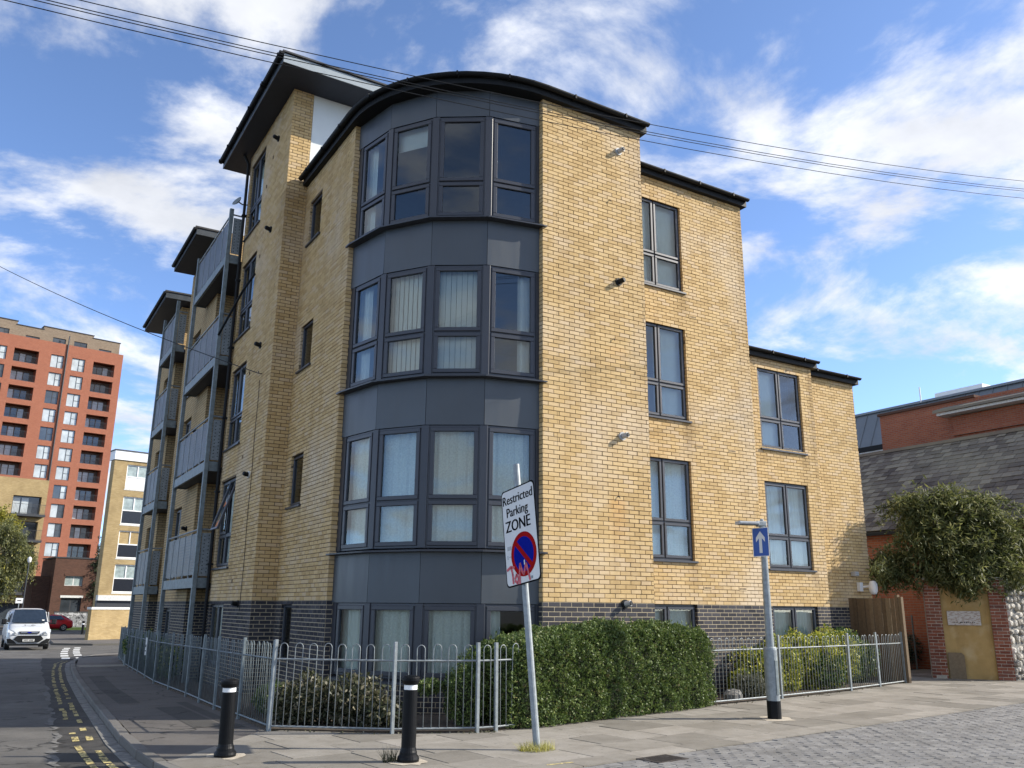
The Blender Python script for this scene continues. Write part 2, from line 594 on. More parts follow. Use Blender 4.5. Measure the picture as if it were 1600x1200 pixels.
# road
mb = MB()
xs = [-14, -10, -5.0, 0, 12, 30]
ys = [-30, -10, 0, 8, 16, 24, 32, 40, 45, 60, 80]
for i in range(len(xs) - 1):
    for j in range(len(ys) - 1):
        mb.quad(*[(x, y, G(y) - 0.10) for x, y in ((xs[i], ys[j]), (xs[i + 1], ys[j]), (xs[i + 1], ys[j + 1]), (xs[i], ys[j + 1]))])
road = struct(mb.build('road', MAT['asphalt']))

# dark reinstated strip along the kerb, ragged edge
edge = [(-6.75, -1.2), (-6.66, 0.0), (-6.6, 0.8), (-6.52, 2.0), (-6.47, 3.2), (-6.36, 5.2), (-6.27, 7.0), (-6.1, 10.5), (-5.93, 15), (-5.55, 22), (-5.1, 30)]
rag = []
for i in range(len(edge) - 1):
    for k in range(6):
        t = k / 6
        rag.append((edge[i][0] * (1 - t) + edge[i + 1][0] * t + random.uniform(-.05, .05), edge[i][1] * (1 - t) + edge[i + 1][1] * t))
kerbline = [(-5.35, -4.4), (-5.58, -2.8), (-5.75, -1.57), (-5.79, -0.71), (-5.79, 0.59), (-5.67, 3.25), (-5.55, 6.0), (-5.42, 8.71), (-5.14, 14.07), (-4.78, 19.33), (-4.46, 23.0), (-3.96, 25.79), (-3.17, 28.4), (-1.6, 30.2), (2.0, 31.4), (14.0, 33.0)]


def kx(y):
    for a, b in zip(kerbline, kerbline[1:]):
        if a[1] <= y <= b[1]:
            t = (y - a[1]) / (b[1] - a[1])
            return a[0] * (1 - t) + b[0] * t
    return -4


strip(rag, [(kx(y) - 0.2, y) for x, y in rag], -0.096, 'asphalt_patch', MAT['asphalt_dark'], road)
# kerb channel (stone sett gutter) next to the kerb
chy = [-1.6 + i * 0.75 for i in range(38)]
MAT['channel'] = M_simple('gutter concrete', (0.17, 0.165, 0.15), 0.95, var=0.45, scale=9, bstr=0.5)
for i in range(len(chy) - 1):
    y0, y1 = chy[i] + .01, chy[i + 1] - .01
    mb = MB()
    w = 0.13
    mb.prism([(kx(y0) - w - .16, y0), (kx(y0) - .145, y0), (kx(y1) - .145, y1), (kx(y1) - w - .16, y1)], -0.12, -0.088 + random.uniform(-.004, .004), zf=lambda x, y: G(y))
    mb.build('channel_stone', MAT['channel'], road)
# lighter worn seam between the two asphalts
MAT['seam'] = M_simple('broken tarmac seam', (0.13, 0.125, 0.115), 1.0, var=0.5, scale=16, bstr=0.6)
for k in range(len(rag) - 1):
    if random.random() < 0.62 and rag[k][1] < 12:
        (x0, y0), (x1, y1) = rag[k], rag[k + 1]
        a, b = random.uniform(.02, .1), random.uniform(.02, .1)
        mb = MB(); mb.quad(*[(x, y, G(y) - .092) for x, y in ((x0 - a, y0), (x0 + .03, y0), (x1 + .03, y1), (x1 - b, y1))])
        mb.build('tarmac_seam', MAT['seam'], road)
# double yellow lines, badly worn in the middle
MAT['yline'] = M_simple('worn yellow paint', (0.50, 0.41, 0.17), 0.9, var=0.4, scale=25)
_nt = MAT['yline'].node_tree; _b = _nt.nodes['Principled BSDF']; _o = _nt.nodes['Material Output']
_tr = _nt.nodes.new('ShaderNodeBsdfTransparent'); _mx = _nt.nodes.new('ShaderNodeMixShader')
_nt.links.new(mth(_nt, 'GREATER_THAN', noise(_nt, coords(_nt), 16, 6, 0.75), 0.535), _mx.inputs[0])      # paint worn away in flakes
_nt.links.new(_b.outputs[0], _mx.inputs[1]); _nt.links.new(_tr.outputs[0], _mx.inputs[2]); _nt.links.new(_mx.outputs[0], _o.inputs['Surface'])
y = -4.0
while y < 25:
    wear = 0.0 if y < -0.3 else (0.55 if y < 3.4 else (0.4 if y < 6.5 else 0.12))
    ln = 0.5 if y < -0.3 else random.uniform(.12, .55)
    for off in (0.40, 0.57):
        if random.random() > wear:
            x0, x1 = kx(y) - off, kx(y + ln) - off
            j = random.uniform(-.015, .015)
            w0 = random.uniform(.06, .085)
            mb = MB(); yy = y + random.uniform(0, .05)
            mb.quad(*[(x, q, G(q) - .090) for x, q in ((x0 - w0 + j, yy), (x0 + j, yy + .01), (x1 + j, y + ln - .02), (x1 - w0 + j, y + ln - .03))])
            mb.build('yellow_line', MAT['yline'], road)
    y += ln + (0.02 if y < -.3 else .06)
# give-way dashes across the side street
for off in (0, 0.62):
    for i in range(6):
        t0 = i * 2.6
        ax, ay = -4.45 + off * .9 + 0.055 * t0 + .0022 * t0 * t0, 26.8 + off + t0
        mb = MB(); mb.quad(*[(x, q, G(q) - .092) for x, q in ((ax - .15, ay), (ax + .15, ay), (ax + .26, ay + 1.45), (ax - .04, ay + 1.45))])
        mb.build('white_dash', MAT['offwhite'], road)
for i in range(7):
    ax, ay = -9.2, 30 + i * 6
    mb = MB(); mb.quad(*[(x, q, G(q) - .092) for x, q in ((ax, ay), (ax + .12, ay), (ax + .12, ay + 3), (ax, ay + 3))])
    mb.build('centre_dash', MAT['offwhite'], road)

# kerb stones
MAT['kerb'] = M_pieces('kerb stone', [(0, (0.13, 0.125, 0.11)), (0.5, (0.17, 0.16, 0.145)), (1, (0.21, 0.20, 0.18))], grain=0.5, gscale=60)
kerb = bpy.data.objects.new('kerb', None); COL.objects.link(kerb); struct(kerb)
acc = []
for a, b in zip(kerbline, kerbline[1:]):
    d = math.hypot(b[0] - a[0], b[1] - a[1]); n = max(1, round(d / .9))
    for k in range(n):
        acc.append((a[0] + (b[0] - a[0]) * k / n, a[1] + (b[1] - a[1]) * k / n))
acc.append(kerbline[-1])
for a, b in zip(acc, acc[1:]):
    d = math.hypot(b[0] - a[0], b[1] - a[1])
    F = Fr(b[0], b[1], a[0] - b[0], a[1] - b[1])      # n points to the road
    zz = G((a[1] + b[1]) / 2) + random.uniform(-.004, .004)
    mb = MB(); mb.box(F, .006, d - .006, 0.0, 0.135, -0.22 + zz, 0.002 + zz, bev=0.012)
    mb.build('kerb_stone', MAT['kerb'], kerb)

# asphalt footway on the left street
fl = [(-4.18, 0.30), (-4.15, 3.41), (-4.06, 6.13), (-4.01, 9.95), (-3.73, 14.18), (-3.46, 18.56), (-2.95, 24.0), (-2.0, 27.5), (0, 29.2), (14, 31)]
ly = [-1.8, -0.7, .3, 3.41, 6.13, 9.95, 14.18, 18.56, 24.0, 26.5]


def fx(y):
    for a, b in zip(fl, fl[1:]):
        if a[1] <= y <= b[1]:
            t = (y - a[1]) / (b[1] - a[1]); return a[0] * (1 - t) + b[0] * t
    return -4.18


foot = strip([(kx(y) + .0, y) for y in ly], [((fx(y) if y > .2 else -4.3 - (.2 - y) * .75) + .25, y) for y in ly], -0.006, 'footway', MAT['footway'])
struct(foot)
mb = MB()
poly = [(-4.6, 26.4), (-2.2, 26.4), (14, 30.8), (14, 33), (2, 31.4), (-1.6, 30.2), (-3.17, 28.4), (-3.99, 25.79)]
sheet(poly, -0.006, 'footway_corner', MAT['footway'], foot)
strip([(-5.35, 5.2), (-5.25, 9), (-5.0, 13.5)], [(-5.0, 5.2), (-4.9, 9), (-4.65, 13.5)], -0.002, 'trench_patch', MAT['footway_dark'], foot)
strip([(-4.95, 1.0), (-4.92, 4.2)], [(-4.55, 1.0), (-4.52, 4.2)], -0.002, 'trench_patch', MAT['footway_dark'], foot)
strip([(-4.5, 0.8), (-4.45, 5)], [(-4.32, 0.8), (-4.28, 5)], -0.002, 'trench_patch', MAT['footway_dark'], foot)
MAT['tactile'] = M_simple('tactile paving', (0.24, 0.22, 0.18), 0.95, var=0.2, scale=20)
for k in range(6):
    mb = MB(); x0 = -4.75 + k * .42
    mb.prism([(x0, 18.2), (x0 + .4, 18.2), (x0 + .4, 19.4), (x0, 19.4)], -.03, .004, zf=lambda x, y: G(y))
    mb.build('tactile_slab', MAT['tactile'], foot)

# flagstone pavement
MAT['bed'] = M_simple('dark joint sand', (0.035, 0.032, 0.025), 1.0, var=0.4, scale=20)
MAT['slab'] = M_pieces('concrete flag', [(0, (0.205, 0.19, 0.162)), (0.5, (0.28, 0.26, 0.225)), (1, (0.345, 0.32, 0.28))], gum=0.5, grain=0.35, gscale=45, stain=(0.18, 0.165, 0.135), stain_scale=1.1, stain_max=0.6)
E1 = Vector((12.58, 1.74)).normalized(); E2 = Vector((-E1.y, E1.x))
P0 = Vector((-2.67, -3.62))


def ST(a, b):
    p = P0 + E1 * a + E2 * b
    return (p.x, p.y)


def clip(poly, p, n):
    out = []
    for i in range(len(poly)):
        a, b = poly[i], poly[(i + 1) % len(poly)]
        da = (a[0] - p[0]) * n[0] + (a[1] - p[1]) * n[1]; db = (b[0] - p[0]) * n[0] + (b[1] - p[1]) * n[1]
        if da >= 0: out.append(a)
        if da * db < 0:
            t = da / (da - db); out.append((a[0] + (b[0] - a[0]) * t, a[1] + (b[1] - a[1]) * t))
    return out


CUT = ((-5.80, -1.70), (0.82, -0.66))          # asphalt / flag boundary
KC = ((-5.47, -3.4), (0.98, 0.17))
mb = MB(); mb.quad(*[(x, y, -0.014) for x, y in clip(clip([ST(a, b) for a, b in ((-4, -.42), (20, -.42), (20, 5.6), (-4, 5.6))], *CUT), *KC)])
pave = struct(mb.build('pavement', MAT['bed']))


b0 = 0.0; row = 0
while b0 < 5.4:
    h = random.choice((0.6, 0.6, 0.75))
    a0 = -4.2 + random.uniform(0, .6)
    while a0 < 19:
        w = random.choice((0.6, 0.75, 0.9, 0.9))
        poly = [ST(a0 + .009, b0 + .009), ST(a0 + w - .009, b0 + .009), ST(a0 + w - .009, b0 + h - .009), ST(a0 + .009, b0 + h - .009)]
        poly = clip(clip(poly, *CUT), *KC)
        cx_ = sum(p[0] for p in poly) / max(1, len(poly)); cy_ = sum(p[1] for p in poly) / max(1, len(poly))
        if len(poly) > 2 and cy_ < 0.35 + 0.2 * (cx_ + 4) * (cx_ > -4) and not (cx_ < 11 and cy_ > 1.9):
            tx, ty, tz = random.gauss(0, .004), random.gauss(0, .004), random.gauss(0, .0015)
            mb = MB(); mb.prism(poly, -.05, 0.0, zf=lambda x, y: tz + tx * (x - cx_) + ty * (y - cy_))
            mb.build('paving_slab', MAT['slab'], pave)
        a0 += w
    b0 += h
# edging course
a0 = -4.0
while a0 < 19:
    w = 0.915
    poly = clip([ST(a0 + .006, -.36), ST(a0 + w - .006, -.36), ST(a0 + w - .006, -.008), ST(a0 + .006, -.008)], *KC)
    if len(poly) > 2:
        mb = MB(); mb.prism(poly, -.05, random.gauss(.001, .001)); mb.build('edging_slab', MAT['slab'], pave)
    a0 += w

# block paved street
MAT['block'] = M_pieces('grey paving block', [(0, (0.185, 0.183, 0.18)), (0.5, (0.225, 0.222, 0.217)), (1, (0.265, 0.26, 0.25))], gum=0.35, grain=0.35, gscale=60, stain=(0.14, 0.135, 0.125), stain_scale=0.9, stain_max=0.5)
mb = MB(); mb.quad(*[(x, y, -0.016) for x, y in clip([ST(a, b) for a, b in ((-8, -16), (40, -16), (40, -.42), (-8, -.42))], (-5.40, -3.4), (0.98, 0.17))])
street = struct(mb.build('block_street', MAT['bed']))
blk = MB(); blk.wbox(-.0950, .0950, -.0448, .0448, -.05, 0.0, bev=0.005)
bme = None
cand = []
b0 = -.42; r = 0
while b0 > -6.5:
    a0 = -2.2 + (r % 2) * .1
    while a0 < 15.5:
        p = Vector((*ST(a0 + .1, b0 - .05), 0)) - CAM
        d = p.dot(fwd); x = p.dot(r2) / d * 1333.6 + 800; yv = 600 - p.dot(u2) / d * 1333.6
        vis = d > 1 and -60 < x < 1660 and yv < 1230
        if kx_ok := (ST(a0, b0)[0] > -5.5):
            cand.append((d if vis else 1e3 + p.length, a0 + .1, b0 - .05))
        a0 += .2
    b0 -= .1; r += 1
cand.sort()
ang = math.atan2(E1.y, E1.x)
first = blk.build('paving_block', MAT['block'], street)
field = MB()
for i, (d, a, b) in enumerate(cand):
    x, y = ST(a, b)
    z = random.gauss(0, .0018)
    if i < 300:
        o = first if i == 0 else link('paving_block', first.data, street)
        o.location = (x, y, z); o.rotation_euler = (random.gauss(0, .008), random.gauss(0, .006), ang)
    else:
        F = Fr(x, y, E1.x, E1.y, z)
        k = len(field.v)
        q = .0948; w = .0446; c = .004
        t1, t2 = random.gauss(0, .0012), random.gauss(0, .0012)
        for (u, n, zz) in ((-q, -w, -.03), (q, -w, -.03), (q, w, -.03), (-q, w, -.03), (-q + c, -w + c, t1), (q - c, -w + c, t2), (q - c, w - c, t2), (-q + c, w - c, t1)):
            field.v.append(F.p(u, n, zz))
        for f in ((4, 7, 6, 5), (0, 4, 5, 1), (1, 5, 6, 2), (2, 6, 7, 3), (3, 7, 4, 0)):
            field.f.append(tuple(k + j for j in f)); field.m.append(0)
stuff(field.build('paving_block_field', MAT['block'], street))

mb = MB(); mb.quad(*[(*ST(a, b), 0.0045) for a, b in ((.28, -.13), (.62, -.17), (.63, -.13), (.30, -.09))]); mb.build('yellow_mark', MAT['yline'], pave)
# drain grating in the edging course
dg = thing('drain_grating', 'rusty iron drain grating set in the edge of the paved street', 'drain', (-1.03, -3.96, 0))
MAT['iron'] = M_simple('rusty cast iron', (0.05, 0.042, 0.036), 0.8, metal=0.3, var=0.4, scale=30)
FD = Fr(-1.03, -3.96, E1.x, E1.y)
mb = MB()
for (u0, u1, n0, n1) in ((-.24, .24, -.17, -.14), (-.24, .24, .14, .17), (-.24, -.21, -.14, .14), (.21, .24, -.14, .14)):
    mb.box(FD, u0, u1, n0, n1, -.04, .007)
mb.build('grate_frame', MAT['iron'], dg)
for k in range(9):
    u = -.195 + k * .046
    mb = MB(); mb.box(FD, u, u + .022, -.14, .14, -.03, .006); mb.build('grate_bar', MAT['iron'], dg)
mb = MB(); mb.box(FD, -.21, .21, -.14, .14, -.04, .002); mb.build('grate_pit', MAT['black'], dg)

# garden bed inside the railings
FENCE_R = [(-4.18, 0.17), (-2.88, -0.85), (-1.85, -1.25), (-1.57, -1.26), (3.27, -0.23), (5.36, 0.06), (7.98, 0.57), (10.94, 1.37)]
bedpoly = [(x + .02, y + .05) for x, y in FENCE_R] + [(11.9, 2.75), (9.7, 2.75), (9.7, 2.3), (6.4, 2.3), (6.4, 1.3), (2.3, 1.3), (2.3, .1), (0, .2), (-1.7, .9), (-2.4, 2), (-2.4, 5.5), (-3.0, 5.7), (-3.0, 22), (-3.2, 22), (-3.45, 18.56), (-3.72, 14.18), (-4.0, 9.95), (-4.05, 6.13), (-4.13, 3.4)]
mb = MB(); mb.prism(bedpoly, -.2, .025, zf=lambda x, y: G(y))
struct(mb.build('garden_bed', MAT['soil']))

# far pavement across the junction
mb = MB(); mb.prism([(-3.5, 46.8), (-1.6, 45.4), (30, 50), (30, 75), (-2.8, 64), (-3.3, 55)], -.2, 0.0, zf=lambda x, y: G(y))
struct(mb.build('far_footway', MAT['footway']))
mb = MB(); mb.prism([(-3.65, 46.7), (-1.6, 45.2), (30, 49.8), (30, 50), (-1.6, 45.4), (-3.5, 46.8)], -.2, 0.01, zf=lambda x, y: G(y))
struct(mb.build('far_kerb', MAT['kerb']))
MAT['grass'] = M_simple('mown grass', (0.07, 0.11, 0.03), 1.0, var=0.4, scale=6)
mb = MB(); mb.prism([(-3, 82), (6, 82), (6, 84), (-3, 84)], -.2, 0.08, zf=lambda x, y: G(y)); struct(mb.build('verge', MAT['grass']))

# ================================================================== the apartment building
apt = thing('apartment_building', 'buff brick apartment block with rounded grey glazed corner and side balconies', 'building', (4.0, 9.0, 0.0))
ZB = 1.685
BR = []          # (F,u0,u1,z0,z1,prot,dark)


def brick_wall(F, Lw, z0, z1, openings=(), bond=0.0):
    k0 = math.floor((z0 - ZB) / .075 + 1e-6); k1 = math.ceil((z1 - ZB) / .075 - 1e-6)
    for k in range(k0, k1):
        a = max(z0, ZB + k * .075 + .005); b = min(z1, ZB + k * .075 + .070)
        if b - a < .012: continue
        zm = (a + b) / 2
        off = (k % 2) * .1125 + bond
        cuts = [(o[0], o[1]) for o in openings if o[2] < zm < o[3]]
        j = -2
        while True:
            u0 = j * .225 - off + .005; u1 = u0 + .215; j += 1
            if u0 > Lw: break
            u0, u1 = max(u0, 0.0), min(u1, Lw)
            if u1 - u0 < .02: continue
            segs = [(u0, u1)]
            for c0, c1 in cuts:
                ns = []
                for s0, s1 in segs:
                    if s1 <= c0 or s0 >= c1: ns.append((s0, s1)); continue
                    if s0 < c0: ns.append((s0, c0))
                    if s1 > c1: ns.append((c1, s1))
                segs = ns
            for s0, s1 in segs:
                if s1 - s0 > .02:
                    BR.append((F, s0, s1, a, b, random.gauss(0, .0016), 1 if zm < ZB else 0))


def wall_core(F, Lw, z0, z1, openings, name='wall', depth=0.13, recess=-.009):
    """mortar plane with real openings and reveals"""
    mb = MB()
    us = sorted({0.0, Lw, *[o[0] for o in openings], *[o[1] for o in openings]})
    zs = sorted({z0, z1, *([ZB] if z0 < ZB < z1 else []), *[min(max(o[2], z0), z1) for o in openings], *[min(max(o[3], z0), z1) for o in openings]})
    for i in range(len(us) - 1):
        for j in range(len(zs) - 1):
            um, zm = (us[i] + us[i + 1]) / 2, (zs[j] + zs[j + 1]) / 2
            if any(o[0] < um < o[1] and o[2] < zm < o[3] for o in openings): continue
            mi = 1 if zm < ZB else 0
            rc = -.0012 if mi else recess
            mb.quad(F.p(us[i], rc, zs[j]), F.p(us[i + 1], rc, zs[j]), F.p(us[i + 1], rc, zs[j + 1]), F.p(us[i], rc, zs[j + 1]), mi=mi)
            mb.quad(F.p(us[i], -.3, zs[j]), F.p(us[i], -.3, zs[j + 1]), F.p(us[i + 1], -.3, zs[j + 1]), F.p(us[i + 1], -.3, zs[j]), mi=mi)
    for (a, b, c, d) in openings:
        mi = 1 if (c + d) / 2 < ZB else 0
        mb.quad(F.p(a, recess, c), F.p(a, recess, d), F.p(a, -.3, d), F.p(a, -.3, c), mi=mi)
        mb.quad(F.p(b, recess, c), F.p(b, -.3, c), F.p(b, -.3, d), F.p(b, recess, d), mi=mi)
        mb.quad(F.p(a, recess, d), F.p(b, recess, d), F.p(b, -.3, d), F.p(a, -.3, d), mi=mi)
        mb.quad(F.p(a, recess, c), F.p(a, -.3, c), F.p(b, -.3, c), F.p(b, recess, c), mi=mi)
    mb.v = [v for v in mb.v]
    return mb.build(name, [MAT['mortar'], MAT['dmortar']], apt)


def jambs(F, openings, side):
    for (a, b, c, d) in openings:
        if side == 'R':
            x, y, _ = F.p(b - .0, -.115, 0); J = Fr(x, y, F.n[0], F.n[1])
        else:
            x, y, _ = F.p(a, -.002, 0); J = Fr(x, y, -F.n[0], -F.n[1])
        # bricks of the reveal stand 4 mm proud of the reveal plane
        J.o = (J.o[0] + J.n[0] * .004, J.o[1] + J.n[1] * .004, 0)
        brick_wall(J, .113, c + .002, d - .002, bond=.06)


def curtain(F, u0, u1, z0, z1, nn, kind, parent):
    if kind == 'none': return
    mb = MB()
    if kind == 'half':
        u1 = u0 + (u1 - u0) * .38; kind = 'curtain'
    if kind == 'halfr':
        u0 = u1 - (u1 - u0) * .32; kind = 'curtain'
    if kind == 'roller':
        z0 = z1 - (z1 - z0) * .22
        mb.box(F, u0, u1, nn, nn + .004, z0, z1)
        mb.build('roller_blind', MAT['curtain'], parent); return
    if kind == 'vblind':
        n = max(2, int((u1 - u0) / .085)); w = (u1 - u0) / n
        for i in range(n):
            a = random.uniform(.25, .5)
            ua = u0 + i * w + .002; ub = ua + w * .96
            mb.quad(F.p(ua, nn - a * .03, z0), F.p(ub, nn + a * .03, z0), F.p(ub, nn + a * .03, z1), F.p(ua, nn - a * .03, z1))
        mb.build('vertical_blind', MAT['curtain'], parent); return
    n = max(6, int((u1 - u0) / .022))
    ph = random.uniform(0, 6); k = len(mb.v)
    gath = random.uniform(.0, .05) if kind == 'curtain' else 0
    for i in range(n + 1):
        t = i / n
        for j in range(3):
            h = j / 2
            s = math.sin(t * (u1 - u0) * (34 if kind == 'net' else 46) + ph + .6 * math.sin(7 * t + h)) * (.018 if kind == 'net' else .032)
            s += .012 * math.sin(t * 61 + ph * 2)
            uu = u0 + (u1 - u0) * (t + gath * math.sin(6.28 * t) * h)
            mb.v.append(F.p(uu, nn + s, z0 + (z1 - z0) * h))
    for i in range(n):
        for j in range(2):
            a = k + i * 3 + j
            mb.f.append((a, a + 3, a + 4, a + 1)); mb.m.append(0)
    mb.build('curtain', MAT['net' if kind == 'net' else 'curtain'], parent, smooth=True)


def rectframe(mb, F, u0, u1, z0, z1, w, n0, n1, bev=.006):
    mb.box(F, u0, u1, n0, n1, z0, z0 + w, bev=bev)
    mb.box(F, u0, u1, n0, n1, z1 - w, z1, bev=bev)
    mb.box(F, u0, u0 + w, n0, n1 - .0015, z0 + w - .004, z1 - w + .004, bev=bev)
    mb.box(F, u1 - w, u1, n0, n1 - .0015, z0 + w - .004, z1 - w + .004, bev=bev)


def window(F, u0, u1, z0, z1, cols=2, trans=.37, kinds=('net',), n0=-.12, sill=True, parent=None, fw=.05, sashw=.058, openk=None, sillw=.045):
    par = parent or apt
    mb = MB()
    rectframe(mb, F, u0, u1, z0, z1, fw, n0, n0 + .055)
    us = [u0 + fw] + [u0 + (u1 - u0) * i / cols for i in range(1, cols)] + [u1 - fw]
    cells = []
    zt = z0 + (z1 - z0) * trans if trans else None
    for i in range(1, cols):
        m = u0 + (u1 - u0) * i / cols
        mb.box(F, m - .025, m + .025, n0, n0 + .053, z0 + fw - .004, z1 - fw + .004, bev=.006)
    if zt:
        mb.box(F, u0 + fw - .004, u1 - fw + .004, n0, n0 + .051, zt - .025, zt + .025, bev=.006)
    w = mb.build('window', MAT['frame'], par)
    for i in range(cols):
        a = u0 + fw if i == 0 else u0 + (u1 - u0) * i / cols + .025
        b = u1 - fw if i == cols - 1 else u0 + (u1 - u0) * (i + 1) / cols - .025
        if zt:
            cells += [(a, b, z0 + fw, zt - .025), (a, b, zt + .025, z1 - fw)]
        else:
            cells += [(a, b, z0 + fw, z1 - fw)]
    for ci, (a, b, c, d) in enumerate(cells):
        F2 = F
        tilt = 0
        s = MB(); rectframe(s, F, a - .012, b + .012, c - .012, d + .012, sashw, n0 + .02, n0 + .078, bev=.008)
        p = MB()
        g = n0 + .045
        p.quad(F.p(a + sashw - .02, g, c + sashw - .02), F.p(b - sashw + .02, g, c + sashw - .02), F.p(b - sashw + .02, g, d - sashw + .02), F.p(a + sashw - .02, g, d - sashw + .02))
        if openk is not None and ci == openk:
            for q in (s, p):          # top-hung sash swung open at the bottom
                q.v = [(x + F.n[0] * (d - z) * .30, y + F.n[1] * (d - z) * .30, z + (d - z) * .045) for x, y, z in q.v]
        s.build('sash', MAT['frame'], w)
        p.build('pane', MAT['glass'], w)
        hb = MB()
        if ci % 2 == 1 or not zt:
            pass
    if sill:
        sb = MB(); sb.box(F, u0 - .05, u1 + .05, n0 + .03, sillw, z0 - .045, z0 - .004, bev=.004)
        sb.build('sill', MAT['frame'], w)
    for i in range(cols):
        a = u0 + (u1 - u0) * i / cols + .01; b = u0 + (u1 - u0) * (i + 1) / cols - .01
        curtain(F, a, b, z0 + .01, z1 - .01, n0 - .10, kinds[i % len(kinds)], w)
    return w


# ---- walls of the street front, stepping back
S1 = Fr(0, 0, 1, 0); S2 = Fr(2.31, 1.25, 1, 0); S3 = Fr(6.37, 2.28, 1, 0); S4 = Fr(9.66, 2.75, 1, 0)
TOP = 10.77
brick_wall(S1, 2.31, -.3, TOP); wall_core(S1, 2.31, -.3, TOP, [])
o2 = [(.665, 2.155, z, z + 2.035) for z in (2.53, 5.385, 8.235)] + [(.665, 2.155, .55, 1.685)]
brick_wall(S2, 4.06, -.3, TOP, o2, .05); wall_core(S2, 4.06, -.3, TOP, o2); jambs(S2, o2, 'R')
o3 = [(1.345, 2.845, z, z + 2.02) for z in (2.52, 5.325)] + [(1.345, 2.855, .55, 1.70)]
brick_wall(S3, 3.29, -.3, 7.58, o3, .08); wall_core(S3, 3.29, -.3, 7.58, o3); jambs(S3, o3, 'R')
brick_wall(S4, 2.24, -.3, 7.58, bond=.02); wall_core(S4, 2.24, -.3, 7.58, [])
for (x, y, l, t) in ((2.31, 0, 1.25, TOP), (6.37, 1.25, 1.03, TOP), (9.66, 2.28, .47, 7.58), (11.90, 2.75, 3.0, 7.58)):
    F = Fr(x, y, 0, 1); brick_wall(F, l, -.3, t); wall_core(F, l, -.3, t, [])
# upper storey of the middle block seen above the low wing
F = Fr(6.37, 2.28, 0, 1); wall_core(F, 4.0, 7.5, TOP, [])
# ---- side street walls
W1 = Fr(-2.61, 5.73, 0, -1); PIER = Fr(-3.08, 5.73, 1, 0); MAIN = Fr(-3.08, 9.45, 0, -1)
on = [(.36, 1.15, 3.50, 4.53), (.36, 1.15, 6.335, 7.335), (.36, 1.15, 9.20, 10.20), (.42, 1.10, .57, 1.63)]
brick_wall(W1, 3.01, -.3, TOP, on, .03); wall_core(W1, 3.01, -.3, TOP, on); jambs(W1, on, 'L')
brick_wall(PIER, .47, -.3, 13.13, bond=.04); wall_core(PIER, .47, -.3, 13.13, [])
om = [(.16, 1.53, 2.42, 4.43), (.16, 1.53, 5.20, 7.15), (.16, 1.53, 7.965, 9.93), (.16, 1.53, 10.70, 12.76), (.16, 1.45, .3, 1.64)]
brick_wall(MAIN, 3.72, -.3, 13.13, om, .07); wall_core(MAIN, 3.72, -.3, 13.13, om); jambs(MAIN, om, 'L')
# ends of the brick walls where the glazed corner is set in
F = Fr(-2.61, 2.72, 1, 0); brick_wall(F, .13, -.3, TOP)
wall_core(F, .13, -.3, TOP, [])
F = Fr(0, .13, 0, -1); brick_wall(F, .13, -.3, TOP); wall_core(F, .13, -.3, TOP, [])
# ---- walls beyond the first balcony: too far for single bricks
YBT = dict(c1=(0.48, 0.33, 0.16), c2=(0.55, 0.40, 0.21), mortar=(0.16, 0.12, 0.07), low=((0.045, 0.045, 0.05), (0.07, 0.068, 0.075), (0.42, 0.36, 0.25)))
MAT['btx'] = M_bricktex('far buff brick x', 'x', **YBT); MAT['bty'] = M_bricktex('far buff brick y', 'y', **YBT)


def slabwall(F, Lw, z0, z1, mat, ops=(), name='wall'):
    mb = MB()
    us = sorted({0.0, Lw, *[o[0] for o in ops], *[o[1] for o in ops]}); zs = sorted({z0, z1, *[o[2] for o in ops], *[o[3] for o in ops]})
    for i in range(len(us) - 1):
        for j in range(len(zs) - 1):
            um, zm = (us[i] + us[i + 1]) / 2, (zs[j] + zs[j + 1]) / 2
            if any(o[0] < um < o[1] and o[2] < zm < o[3] for o in ops): continue
            mb.box(F, us[i], us[i + 1], -.3, 0, zs[j], zs[j + 1])
    return mb.build(name, mat, apt)


slabwall(Fr(-1.9, 12.1, 0, -1), 2.65, -.5, 10.2, MAT['bty'])
slabwall(Fr(-3.08, 12.1, 1, 0), 1.18, -.5, 12.05, MAT['btx'])
MID = Fr(-3.08, 16.3, 0, -1)
omid = [(1.1, 2.3, z, z + 1.95) for z in (2.35, 5.0, 7.7)] + [(1.1, 2.3, .0, 1.5)]
slabwall(MID, 3.9, -.5, 12.05, MAT['bty'], omid)
slabwall(Fr(-1.9, 17.9, 0, -1), 1.6, -.6, 9.6, MAT['bty'])
slabwall(Fr(-3.08, 17.9, 1, 0), 1.18, -.6, 11.5, MAT['btx'])
FAR = Fr(-3.08, 21.5, 0, -1)
ofar = [(1.6, 2.5, z, z + 1.9) for z in (2.2, 4.8, 7.4)]
slabwall(FAR, 3.3, -.6, 11.5, MAT['bty'], ofar)
slabwall(Fr(8, 21.5, -1, 0), 11.0, -.6, 11.5, MAT['btx'])
for F, ops in ((MID, omid), (FAR, ofar)):
    for (a, b, c, d) in ops:
        window(F, a, b, c, d, 2, .37, ('net', 'curtain'), n0=-.16)

